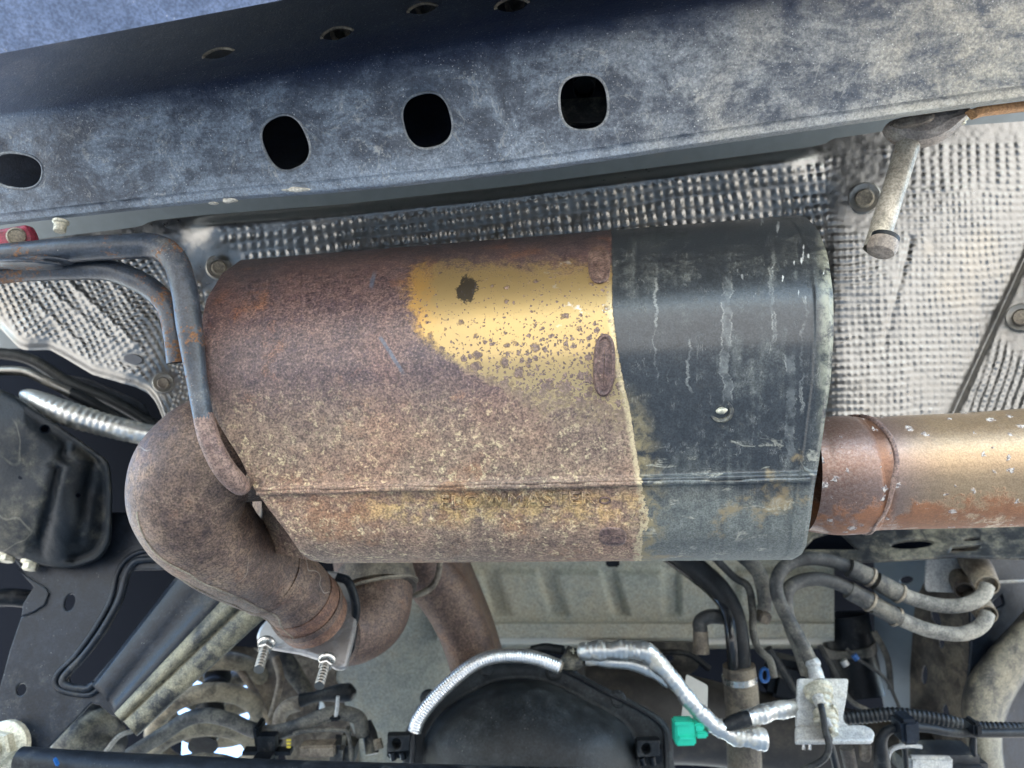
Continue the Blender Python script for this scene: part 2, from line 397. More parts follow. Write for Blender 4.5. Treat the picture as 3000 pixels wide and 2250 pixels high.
    # one dark scorched blot
    bx = m.ma('SUBTRACT', u, 1.368); by = m.ma('SUBTRACT', V, .852)
    r2 = m.ma('SQRT', m.add(m.mul(m.mul(bx, bx), 1.4), m.mul(m.mul(by, by), .7)))
    blot = m.mr(m.add(r2, m.mul(e1, .5)), .044, .020); blot = m.mr(m.add(blot, m.mul(m.ma('SUBTRACT', fine, .5), 1.6)), .35, .6); c = m.mx(m.mul(blot, .9), c, (.035, .032, .030))
    # bare streaks in the rust, bluish
    for (x0, y0, x1, y1, wd) in ((1.112, .985, 1.185, 1.10, .0075), (1.085, .845, 1.10, .79, .008)):
        L = math.hypot(x1-x0, y1-y0); dx, dy = (x1-x0)/L, (y1-y0)/L
        ax, ay = m.ma('SUBTRACT', u, x0), m.ma('SUBTRACT', V, y0)
        al = m.add(m.mul(ax, dx), m.mul(ay, dy)); ac = m.ma('ABSOLUTE', m.add(m.ma('SUBTRACT', m.mul(ax, dy), m.mul(ay, dx)), m.mul(e1, .05)))
        k = m.mul(m.mr(ac, wd, wd*.4), m.mul(m.mr(al, -.005, .01), m.mr(al, L+.005, L-.03)))
        c = m.mx(m.mul(k, m.mr(fine, .3, .6, .3, .85)), c, (.105, .125, .16))
    # --- black painted outlet end with a ragged, lifted edge
    edge = m.curve(V, [(.55, 1.79), (.9, 1.793), (1.0, 1.805), (1.10, 1.822), (1.2, 1.845), (1.35, 1.868), (1.45, 1.885), (1.52, 1.90), (1.58, 1.878), (1.7, 1.875)], .55, 1.75)
    er = m.mul(m.ma('SUBTRACT', m.noise(UV, 60, 5, .7), .5), m.mf(m.mr(V, 1.35, 1.5), .012, .09))
    q = m.ma('SUBTRACT', m.add(u, er), edge); bk = m.mr(q, -.001, .0025)
    lip = m.mul(m.mr(q, -.022, -.006), m.ma('SUBTRACT', 1., bk)); lip = m.mul(lip, m.mr(V, .80, .90))
    c = m.mx(m.mul(lip, m.mr(fine, .3, .55, .2, .9)), c, (.52, .42, .25))
    bc = m.mx(mid, (.018, .020, .022), (.038, .042, .046))
    streak = m.noise(m.comb(m.mul(u, 34.), m.mul(V, 2.2), 0.), 1., 5, .6, .6)
    ds = m.add(m.add(m.mul(lo, .35), m.mul(mid, .25)), m.add(m.mul(streak, .20), m.mul(fine, .12)))
    bd = m.mr(m.add(ds, m.mul(m.mr(V, 1.2, 1.64), .20)), .45, .68); bc = m.mx(m.mul(bd, .6), bc, (.20, .21, .185)); bc = m.grain(bc, v, .7, 1.35, 800)
    ln = m.noise(m.comb(m.mul(u, 14.), m.mul(V, 2.5), .3), 1., 7, .72, 1.4)
    vein = m.mul(m.mr(m.ma('ABSOLUTE', m.ma('SUBTRACT', ln, .5)), .006, .001), m.mr(mid, .50, .62)); bc = m.mx(m.mul(vein, .35), bc, (.42, .41, .36))
    ru = m.mul(m.mr(m.noise(v, 19, 6, .7), .56, .66), m.mr(V, 1.1, 1.36)); bc = m.mx(m.mul(ru, .75), bc, m.mx(mid, (.30, .20, .09), (.20, .17, .10)))
    gz = m.mul(m.mr(q, .09, .0), m.mr(V, 1.1, 1.3)); bc = m.mx(m.mul(gz, m.mr(mid, .38, .62)), bc, (.24, .19, .10))
    for (u0, va, vb, wd) in ((1.922, .76, 1.12, .002), (2.128, .80, 1.19, .013), (2.262, .72, 1.02, .005), (2.318, 1.02, 1.36, .014), (2.352, .86, 1.22, .003), (2.02, .98, 1.16, .002)):
        wob = m.mul(m.ma('SUBTRACT', m.noise(m.comb(m.mul(V, 9.), u0*7, 0.), 1., 6, .7), .5), .085)
        ac = m.ma('ABSOLUTE', m.ma('SUBTRACT', m.add(u, wob), u0)); win = m.mul(m.mr(V, va, va+.03), m.mr(V, vb, vb-.03))
        ins = m.mul(m.mr(ac, wd, wd*.8), win); edg = m.mul(m.mr(m.ma('ABSOLUTE', m.ma('SUBTRACT', ac, wd)), .0035, .0008), win)
        bc = m.mx(m.mul(ins, m.mr(mid, .35, .62, .02, .32)), bc, (.22, .23, .22)); bc = m.mx(m.mul(edg, m.mul(m.mr(m.noise(v, 70, 4, .6), .44, .60), m.mr(fine, .35, .6, .1, .45))), bc, (.34, .34, .31))
    scf = m.mul(m.mr(m.noise(m.comb(m.mul(u, 9.), m.mul(V, 26.), .2), 1., 6, .7, .8), .56, .64), m.mr(V, 1.24, 1.32)); bc = m.mx(m.mul(scf, m.mr(mid, .35, .6, 0., .7)), bc, (.42, .40, .32))
    wc = m.mul(m.mr(m.noise(m.comb(m.mul(u, 60.), m.mul(V, 22.), .7), 1., 3, .5), .64, .69), m.mul(m.mr(V, .90, .82), m.mr(u, 2.12, 2.26)))
    bc = m.mx(m.mul(wc, .8), bc, (.55, .56, .54))
    rimd = m.mr(u, 2.385, 2.425); bc = m.mx(m.mul(rimd, m.mr(mid, .35, .6)), bc, (.25, .25, .19))
    c = m.mx(bk, c, bc)
    met = m.mul(m.mul(gm, m.ma('SUBTRACT', 1., pit)), m.ma('SUBTRACT', 1., bk)); met = m.mul(met, .6)
    rg = m.mf(gm, m.mf(low, .42, .70), m.mf(pit, .47, .75)); rg = m.mf(bk, rg, m.mf(bd, .30, .75))
    h = m.add(m.mul(m.mul(m.add(fine, m.mul(mid, .8)), m.ma('SUBTRACT', 1., gm)), .8), m.mul(pit, .8))
    h = m.mf(bk, h, m.add(1.2, m.add(m.mul(fine, .25), m.mul(vein, .3))))
    spec = m.mf(bk, .55, .5)
    return m.done(c, rg, met, m.bump(h, .55, .0013), spec)
def mat_rustpipe(name, seam=True, tint=(1, 1, 1), veins=True):
    m = Mat(name); v = m.co(); t = lambda c: tuple(a*b for a, b in zip(c, tint))
    lo = m.noise(v, 12, 5, .6); mid = m.noise(v, 80, 6, .7, .4); fine = m.noise(v, 480, 5, .7); vf = m.noise(v, 1300, 3, .6)
    c = m.mx(m.mr(mid, .33, .66), t((.078, .051, .045)), t((.17, .112, .082)))
    c = m.mx(m.mul(m.mr(lo, .35, .65), .8), c, m.mx(m.mr(mid, .3, .7), t((.145, .092, .068)), t((.28, .195, .13))))
    c = m.mx(m.mr(fine, .44, .3), c, t((.045, .03, .03)))
    c = m.mx(m.mul(m.mr(m.noise(v, 32, 6, .7), .55, .70), .40), c, (.24, .115, .06))
    c = m.mx(m.mul(m.mr(fine, .58, .72), .5), c, (.42, .34, .24)); c = m.mx(m.mul(m.mr(vf, .68, .76), .5), c, (.5, .42, .34))
    h = m.add(m.mul(fine, .8), m.mul(mid, .5))
    if not veins: c = m.grain(c, v, .55, 1.45, 640)
    if veins:
        c = m.mx(m.mr(lo, .62, .36, 0., .75), c, m.mx(1., c, (.50, .46, .46), 'MULTIPLY')); c = m.grain(c, v, .50, 1.45, 640)
        ln = m.noise(v, 6, 3, .55, .5); ve = m.mul(m.mr(m.ma('ABSOLUTE', m.ma('SUBTRACT', ln, .5)), .0028, .0008), m.mr(m.noise(v, 9, 2), .50, .6))
        c = m.mx(m.mul(ve, .7), c, (.55, .47, .38)); h = m.add(h, m.mul(ve, .6))
    return m.done(c, m.mr(mid, .3, .7, .46, .70), .2, m.bump(h, .5, .0012))
def mat_tailpipe():
    m = Mat('heat_tinted_tailpipe'); v = m.co(); UV = m.co('UV'); u, a, _ = m.sep(UV)
    mid = m.noise(v, 90, 6, .7, .4); fine = m.noise(v, 500, 5, .7); lo = m.noise(v, 15, 5, .6)
    st = m.noise(m.co('Object', (12., 160., 160.)), 1, 3)
    gold = m.mx(st, (.27, .18, .105), (.37, .26, .155)); pur = m.mx(st, (.19, .125, .10), (.26, .185, .155))
    q = m.add(u, m.mul(m.ma('SUBTRACT', lo, .5), .03))
    col = m.mx(m.mr(q, .045, .095), pur, gold)
    col = m.mx(m.mul(m.mr(q, .055, .02), m.mr(fine, .35, .6)), col, (.17, .10, .075))
    col = m.mx(m.mul(m.mr(m.ma('ABSOLUTE', m.ma('SUBTRACT', m.add(u, m.mul(m.ma('SUBTRACT', mid, .5), .010)), .0455)), .009, .002), .85), col, m.mx(mid, (.10, .05, .035), (.26, .12, .06)))
    # rust scab along the bottom of the pipe (angle fraction a)
    bt = m.mr(m.ma('ABSOLUTE', m.ma('SUBTRACT', a, BOT_A)), .33, .15)
    rm = m.mr(m.add(m.add(m.mul(m.noise(v, 34, 7, .74), .78), m.mul(bt, .30)), m.mul(m.mr(u, 0., .12), .06)), .66, .76)
    col = m.mx(m.mul(rm, .9), col, m.mx(mid, (.11, .042, .025), (.36, .15, .06)))
    wv = m.t.nodes.new('ShaderNodeVectorMath'); wv.operation = 'MULTIPLY_ADD'; m.set(wv.inputs[0], m.noise(v, 240, 3, .6, out=1)); wv.inputs[1].default_value = (.008, .008, .008); m.set(wv.inputs[2], v); vv = wv.outputs[0]
    pit = m.mr(m.ma('SUBTRACT', m.vor(vv, 120), m.add(m.mul(m.sep(m.vor(vv, 120, out='Color'))[0], .66), -.27)), .02, -.08)
    col = m.mx(m.mul(pit, .8), col, m.mx(m.mr(fine, .40, .60), (.10, .08, .085), (.56, .52, .47)))
    col = m.grain(col, v, .85, 1.15)
    d = m.ma('MAXIMUM', rm, pit)
    return m.done(col, m.mf(d, m.mr(mid, .3, .7, .30, .44), .8), m.mul(m.ma('SUBTRACT', 1., d), .6), m.bump(m.add(m.mul(fine, .4), m.mul(d, .7)), .5, .0012))
def mat_shield(name='embossed_aluminium', base=(.285, .278, .262), rough=.33):
    m = Mat(name); v = m.co(); n1 = m.noise(v, 12, 5, .6); n2 = m.noise(v, 90, 6, .7); n3 = m.noise(v, 700, 3, .6)
    c = m.mx(m.mr(n2, .3, .7), tuple(k*.80 for k in base), base)
    g = m.mr(m.add(m.mul(n1, .6), m.mul(n2, .4)), .50, .66); c = m.mx(m.mul(g, .30), c, (.24, .225, .20))
    c = m.mx(m.mul(m.mr(n3, .60, .72), .5), c, (.16, .15, .14))
    c = m.mx(m.mul(m.mr(n1, .55, .75), .2), c, (.46, .40, .31))
    return m.done(c, m.mr(n2, .3, .7, rough-.06, rough+.12), .95, m.bump(m.add(m.mul(n2, .8), m.add(m.mul(n3, .5), m.mul(m.noise(v, 260, 4, .6), .7))), .24, .001))
def mat_metal(name, base, rough=.3, grime=.3, gcol=(.2, .18, .14), metal=.9, bump=.2):
    m = Mat(name); v = m.co(); n2 = m.noise(v, 120, 6, .7); n3 = m.noise(v, 600, 3, .6); n1 = m.noise(v, 30, 4, .6)
    g = m.mul(m.mr(m.add(m.mul(n1, .5), m.mul(n2, .5)), .62-.3*grime, .72-.2*grime), min(1, grime+.35))
    return m.done(m.mx(g, m.mx(n3, tuple(k*.85 for k in base), base), gcol), m.mf(g, rough, .75), m.mul(m.ma('SUBTRACT', 1., m.mul(g, .8)), metal), m.bump(m.add(n2, m.mul(n3, .5)), bump, .0008))
def mat_plain(name, c, rough=.5, metal=0., spec=.5):
    m = Mat(name); v = m.co(); n = m.noise(v, 150, 4); return m.done(m.mx(n, tuple(k*.85 for k in c), tuple(min(1, k*1.1) for k in c)), rough, metal, m.bump(m.noise(v, 500, 3), .1, .0006), spec)
BOT_A = .75
M = {}
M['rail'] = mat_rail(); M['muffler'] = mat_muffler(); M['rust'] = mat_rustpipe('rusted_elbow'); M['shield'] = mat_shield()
M['rust_dark'] = mat_rustpipe('rusted_front_pipe', tint=(.75, .72, .74), veins=False); M['rust_red'] = mat_rustpipe('rusted_collar', tint=(1.05, .82, .7), veins=False)
M['bumper'] = dirty('blue_bumper_plastic', (.085, .115, .19), (.16, .20, .30), .45, .5, speck=.35, vary=.15)
M['floor'] = dirty('painted_floor_pan', (.17, .205, .22), (.24, .24, .21), .12, .42, speck=0, vary=.06, bump=.08)
M['tank'] = dirty('dusty_grey_green_panel', (.32, .335, .29), (.44, .40, .30), .65, .6, speck=0, vary=.12, bump=.12)
M['black'] = dirty('satin_black_paint', (.007, .009, .012), (.09, .09, .08), .22, .42, speck=.2, spec=.2)
M['blackdust'] = dirty('dusty_black_steel', (.018, .021, .025), (.31, .285, .20), .48, .5, speck=.25)
M['stamped'] = dirty('stamped_black_steel', (.008, .012, .019), (.11, .10, .078), .20, .40, speck=.3, bump=.5, spec=.28)
M['flange'] = dirty('mud_dusted_flange', (.018, .021, .024), (.33, .30, .20), .74, .55, speck=.3, sc_=1.4)
M['rubber'] = dirty('black_rubber', (.010, .012, .014), (.13, .125, .105), .30, .5, speck=.1, bump=.2, spec=.3)
M['duston'] = dirty('dust_coated_hose', (.07, .072, .07), (.36, .34, .285), .72, .7, speck=0, bump=.2, vary=.2)
M['hosed'] = dirty('dark_dusty_hose', (.035, .036, .035), (.26, .24, .19), .5, .62, speck=0, bump=.2)
M['tan'] = dirty('tan_dusty_steel', (.13, .105, .08), (.38, .33, .24), .62, .7, speck=.3)
M['tansteel'] = dirty('brown_dusted_frame', (.07, .058, .048), (.28, .235, .165), .55, .65, speck=.25)
M['hanger'] = dirty('black_hanger_rod', (.028, .035, .046), (.22, .20, .16), .22, .36, rust=(.22, .105, .045), ramt=.42, speck=.3, bump=.4)
M['pin'] = dirty('weathered_zinc_pin', (.34, .31, .25), (.40, .345, .25), .55, .42, metal=.3, rust=(.33, .17, .08), ramt=.26, speck=.2)
M['pincap'] = dirty('dirty_hanger_foot', (.24, .20, .165), (.42, .37, .28), .55, .55, rust=(.22, .12, .08), ramt=.35)
M['zinc'] = mat_metal('bright_zinc', (.62, .61, .57), .27, .30); M['thread'] = mat_metal('dark_threaded_steel', (.22, .21, .19), .35, .4)
M['steel'] = mat_metal('stainless_flange', (.40, .385, .37), .45, .4, (.2, .185, .17))
M['cream'] = dirty('yellow_zinc_bolt', (.50, .47, .36), (.46, .42, .33), .4, .4, metal=.3, speck=0)
M['foil'] = mat_metal('crinkled_foil', (.66, .66, .63), .36, .42, (.45, .42, .34)); M['braid'] = mat_metal('braided_sleeve', (.86, .86, .84), .34, .12, (.5, .48, .42))
M['bracket'] = dirty('cast_grey_bracket', (.38, .39, .385), (.52, .49, .41), .45, .5, metal=.25, speck=.2, vary=.15)
M['green'] = mat_plain('green_plastic', (.02, .52, .34), .38); M['red'] = dirty('red_plastic', (.22, .016, .035), (.2, .08, .08), .2, .5, speck=0)
M['white'] = mat_plain('white_tag', (.55, .53, .48), .6); M['bluep'] = mat_plain('blue_plastic', (.01, .09, .30), .45); M['yellow'] = mat_plain('yellow_print', (.62, .50, .05), .5)
M['orange'] = dirty('rusty_strap', (.42, .22, .09), (.16, .08, .04), .45, .7, speck=0); M['void'] = mat_plain('deep_shade_black', (.005, .007, .012), .8, 0., .06)  # void: near-black colour that paints the deep shade of gaps and underbody
M['wire'] = mat_plain('wire_insulation', (.06, .22, .38), .45); M['spring'] = dirty('dusty_spring_steel', (.07, .062, .052), (.46, .40, .28), .75, .6, speck=.2)
M['navy'] = dirty('navy_haze_inside', (.008, .012, .026), (.03, .035, .045), .3, .5, speck=.1)  # blue haze in the rail openings is put into this navy colour
M['mud'] = dirty('dried_mud', (.42, .40, .34), (.5, .46, .38), .5, .9, speck=0)

# ------------------------------------------------------------------ ground
gm_ = Mat('pale_concrete'); gv = gm_.co(); gmat = gm_.done(gm_.mx(gm_.noise(gv, 3, 6), (.38, .355, .31), (.46, .43, .375)), .9)
bm = bmesh.new(); bmesh.ops.create_grid(bm, x_segments=1, y_segments=1, size=60); me = bpy.data.meshes.new('ground'); bm.to_mesh(me); bm.free()
link('ground', me, gmat, label='pale concrete ground under the vehicle', kind='structure')
# ================================================================== body: floor pan, bumper, cross member
FZ = .92
fl = thing('floor_pan', 'smooth grey painted floor panel seen above the heat shield', 'floor panel', Vector((0, .4, FZ)))
box('floor_sheet', (0.1, .17, FZ+.02), ((1,0,0),(0,1,0),(0,0,1)), (1.9, .98, .04), M['floor'], fl, .004)
box('floor_sheet', (.30, 1.53, FZ+.025), ((1,0,0),(0,1,0),(0,0,1)), (1.5, 1.74, .05), M['void'], fl, .004)  # floor further forward, coloured near-black to stand for its shade
box('tail_blocker', (0.1, -.58, FZ+.06), ((1,0,0),(0,1,0),(0,0,1)), (1.9, .50, .20), M['floor'], fl, .02)  # unseen tail box, lengthened to shade the ground behind and steer bounce light
box('floor_sheet', (0.1, 3.3, FZ+.025), ((1,0,0),(0,1,0),(0,0,1)), (1.9, 1.76, .05), M['void'], fl, .004)  # unseen front floor, added to keep sunlit ground from brightening the axle

# bumper: its underside runs along the top edge of the picture
bp = thing('bumper', 'blue grey plastic bumper edge across the top left corner', 'bumper', (300, 60, .42))
rows = []
for x in np.linspace(-700, 3700, 45):
    p = P(0, 150, .43)+(P(790, 0, .43)-P(0, 150, .43))*(x/790)
    prof = [(.004, .30), (.003, .10), (.001, .02), (0, .0), (-.025, .007), (-.05, .014), (-.12, .03), (-.20, .055), (-.205, .30)]
    rows.append([p+Vector((0, dy, dz)) for dy, dz in prof])
grid('bumper_skin', rows, M['bumper'], bp, thick=.003).data.set_sharp_from_angle(angle=math.radians(35))

# rear cross member
RB = [(-500,712),(0,660),(650,590),(1000,563),(1500,510),(2000,438),(2592,351),(3000,294),(3500,224)]
RE = [(-500,425),(0,345),(1000,190),(2000,35),(3500,-195)]
RT = [(-500,245),(0,150),(790,0),(3500,-515)]
RD = [(0,.014),(.012,.006),(.03,.002),(.09,.0006),(.105,-.0012),(.13,-.002),(.5,-.009),(.8,-.014),(.92,-.0145),(1.,-.013),(1.08,-.009),(1.2,.002),(1.4,.022),(2.,.10)]
RV = np.array([t[0] for t in RD]); 
HOLES = [(50,500,74,50,8,2.4),(837,418,64,80,-24,2.5),(1252,353,70,80,-14,2.5),(1710,300,70,80,-4,2.6)]
rbx, rex, rtx = [cr(t, 12) for t in (RB, RE, RT)]
def rail_y(x, v):
    b = np.interp(x, rbx[:,0], rbx[:,1]); e = np.interp(x, rex[:,0], rex[:,1]); t = np.interp(x, rtx[:,0], rtx[:,1])
    return np.where(v < 1, b+(e-b)*v, e+(t-e)*(v-1))
rdc = cr(RD, 6)
rn = hash_noise(3)
def rail_d(x, y, v):
    d = .60-.10*x/3000+np.interp(v, rdc[:,0], rdc[:,1])
    hx, hy = 1252, 353                                   # pressed dish round the third opening
    r = np.hypot((x-hx)/118, (y-hy)/128); d = d+.004*(1-smoothstep(.55, 1.0, r))
    for hx, hy in ((837,418),(1710,300),(50,500)):
        r = np.hypot((x-hx)/95, (y-hy)/110); d = d+.0012*(1-smoothstep(.7, 1.0, r))
    return d+.0010*rn(x/170, y/150)
xs = np.linspace(-480, 3480, 230); vs_ = np.concatenate([np.linspace(0,.14,10), np.linspace(.16,.9,34), np.linspace(.92,2,26)])
X, V_ = np.meshgrid(xs, vs_, indexing='ij'); Y = rail_y(X, V_); Dp = rail_d(X, Y, V_)
def PP(X, Y, D): return np.array(CAM)+D[..., None]*(np.array(D_)+((X-1500)/F)[..., None]*np.array(R_)-((Y-1125)/F)[..., None]*np.array(U_))
M['rail_lip'] = dirty('dusty_hole_edge', (.10, .115, .13), (.36, .36, .34), .6, .5, speck=.3)
cm = thing('cross_member', 'dusty blue grey frame cross member with four oblong openings', 'frame member', (1500, 400, .55))
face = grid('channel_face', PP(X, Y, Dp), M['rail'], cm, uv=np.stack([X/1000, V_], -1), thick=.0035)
face.modifiers['solid'].offset = 1
# cutters for the openings
cb = bmesh.new()
def cutter(poly, d0, d1):
    a = [cb.verts.new(P(x, y, d0)-wloc(cm)) for x, y in poly]; b = [cb.verts.new(P(x, y, d1)-wloc(cm)) for x, y in poly]; n = len(poly)
    cb.faces.new(a); cb.faces.new(b[::-1])
    for k in range(n): cb.faces.new((a[k], b[k], b[(k+1) % n], a[(k+1) % n]))
for (x, y, rx, ry, ro, sq) in HOLES: cutter(ellipse(x, y, rx, ry, ro, 36, sq), .45, .68)
SLITS = [(640,158,44,13,-12),(988,100,46,17,-12),(1238,27,42,14,-10),(1500,16,48,19,-8)]
for (x, y, rx, ry, ro) in SLITS: cutter(ellipse(x, y, rx, ry, ro, 24, 1.6), .45, .70)
bmesh.ops.recalc_face_normals(cb, faces=cb.faces)
cme = bpy.data.meshes.new('cut'); cb.to_mesh(cme); cb.free(); cuo = bpy.data.objects.new('cut', cme); COL.objects.link(cuo); cuo.location = cm.location
bo = face.modifiers.new('cut', 'BOOLEAN'); bo.operation = 'DIFFERENCE'; bo.object = cuo; bo.solver = 'EXACT'
bpy.context.view_layer.update()
dg = bpy.context.evaluated_depsgraph_get(); nm = bpy.data.meshes.new_from_object(face.evaluated_get(dg), depsgraph=dg)
face.modifiers.clear(); old = face.data; face.data = nm; nm.name = 'channel_face'
bpy.data.objects.remove(cuo); nm.set_sharp_from_angle(angle=math.radians(50))
# hollow box behind the face
xb = np.linspace(-480, 3480, 30); back = []
for x in xb:
    d = .60-.10*x/3000
    q = [(rail_y(x, .0)-14, d+.016), (rail_y(x, .05)-16, d+.085), (rail_y(x, .5), d+.11), (rail_y(x, 1.), d+.115), (rail_y(x, 1.9), d+.12)]
    back.append([P(x, float(yy), dd) for yy, dd in q])
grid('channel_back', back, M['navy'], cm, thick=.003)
for (x, y, rx, ry, ro, sq) in HOLES:
    q = ellipse(x, y, rx+2, ry+2, ro, 60, sq); q = np.array(q+q[:1])
    b_ = np.interp(q[:,0], rbx[:,0], rbx[:,1]); e_ = np.interp(q[:,0], rex[:,0], rex[:,1]); vv_ = (q[:,1]-b_)/(e_-b_)
    tube3('hole_lip', PP(q[:,0], q[:,1], rail_d(q[:,0], q[:,1], vv_)+.0004), .0011, M['rail_lip'], cm, seg=8, caps=False)
for (x, y, rx, ry, ro) in SLITS:
    q = np.array(ellipse(x, y, rx+2, ry+2, ro, 48, 1.6)); q = q[22:48]
    e_ = np.interp(q[:,0], rex[:,0], rex[:,1]); t_ = np.interp(q[:,0], rtx[:,0], rtx[:,1]); vv_ = 1+(q[:,1]-e_)/(t_-e_)
    tube3('slit_lip', PP(q[:,0], q[:,1], rail_d(q[:,0], q[:,1], vv_)-.0008), .0011, M['tan'], cm, seg=8)
for k, (x, y, rx, ry, ro) in enumerate(SLITS[1:]):
    lathe('weld_nut', P(x+8, y-4, .575-.1*x/3000+.012+.075), -ray(x, y)-U_*.2, [(.0, 0), (.008, 0), (.008, .006), (.004, .006), (.004, .001)], M['tansteel'], cm, 14)
tube('inner_sleeve', [(1712,225,.64),(1710,262,.605)], 34, M['black'], cm, hollow=.02)
plate('inner_web', [(1600,292),(1810,278),(1812,352),(1600,366)], [(1600,300,.60),(1810,290,.59),(1700,360,.585)], .003, M['blackdust'], cm)
for k, (x, y, rx, ry) in enumerate(((672,588,18,7),(625,596,12,3),(868,556,34,6),(2350,118,14,5))):
    blob('mud_clump', x, y, float(rail_d(np.array(x), np.array(y), np.array(.2)))-.001, rx, ry, .003, M['mud'], cm, seed=k+2, rough=.5)

# strap and fixings at the ends of the cross member
tg = thing('tow_tab', 'red plastic tab with a round brown fastener at the left edge', 'tab', (40, 700, .585))
plate('tab_plate', [(-120,690),(75,655),(92,690),(94,742),(60,752),(-120,775)], .585, .012, M['red'], tg, rnd=14, bevel=.003)
lathe('fastener', P(48, 693, .583), -ray(48, 693), [(.0068,-.004),(.0068,.001),(.0058,.003),(.005,.0015),(0,.001)], M['tan'], tg)
hexbolt('threaded_stud', 178, 652, .60, 17, M['cream'], None, axis=-U_*1+D_*-.25, flange=1.3, h=1.6, n=16, label='pale threaded stud under the left end of the cross member', cat='stud')
tg = thing('hanger_pin', 'weathered zinc hanger pin hanging from the cross member at right', 'hanger pin', (2640, 370, .55))
ax = (P(2588, 700, .565)-P(2685, 390, .585)).normalized(); b0 = P(2668, 400, .585); L = (P(2585, 722, .56)-b0).length; rr = 34*.575/F
lathe('shaft', b0-ax*.02, ax, [(rr,0),(rr,.02),(rr*.97,L*.5),(rr*.95,L+.022)], M['pin'], tg)
e = P(2585, 722, .56)
lathe('collar', e, ax, [(rr*.9,-.004),(rr*1.15,-.005),(rr*1.22,-.002),(rr*1.22,.001),(rr*1.08,.005),(rr*.7,.007),(0,.008)], M['pincap'], tg)
lathe('collar_ring', e-ax*.006, ax, [(rr*.9,-.003),(rr*1.16,-.002),(rr*1.16,.002),(rr*.9,.003)], M['rubber'], tg)
foot = plate('foot', [(2592,362),(2620,338),(2740,310),(2860,296),(2852,330),(2790,385),(2740,410),(2680,416),(2620,396)], [(2592,362,.578),(2860,300,.565),(2680,416,.572)], .022, M['pincap'], tg, rnd=26, bevel=.008)
plate('foot_pad', [(2612,362),(2640,340),(2742,326),(2740,346),(2700,362),(2640,372)], [(2592,362,.572),(2860,300,.559),(2680,416,.565)], .006, M['tan'], tg, rnd=10, bevel=.0025)
hexbolt('nut', 2815, 350, .575, 14, M['cream'], tg, axis=-U_, n=18)
tg = plate('rust_strap', [(2846,318),(2870,310),(3200,268),(3200,296),(2900,330),(2866,340)], .555, .01, M['orange'], None, bevel=.002, label='rust brown strap edge under the right end of the cross member', cat='strap')

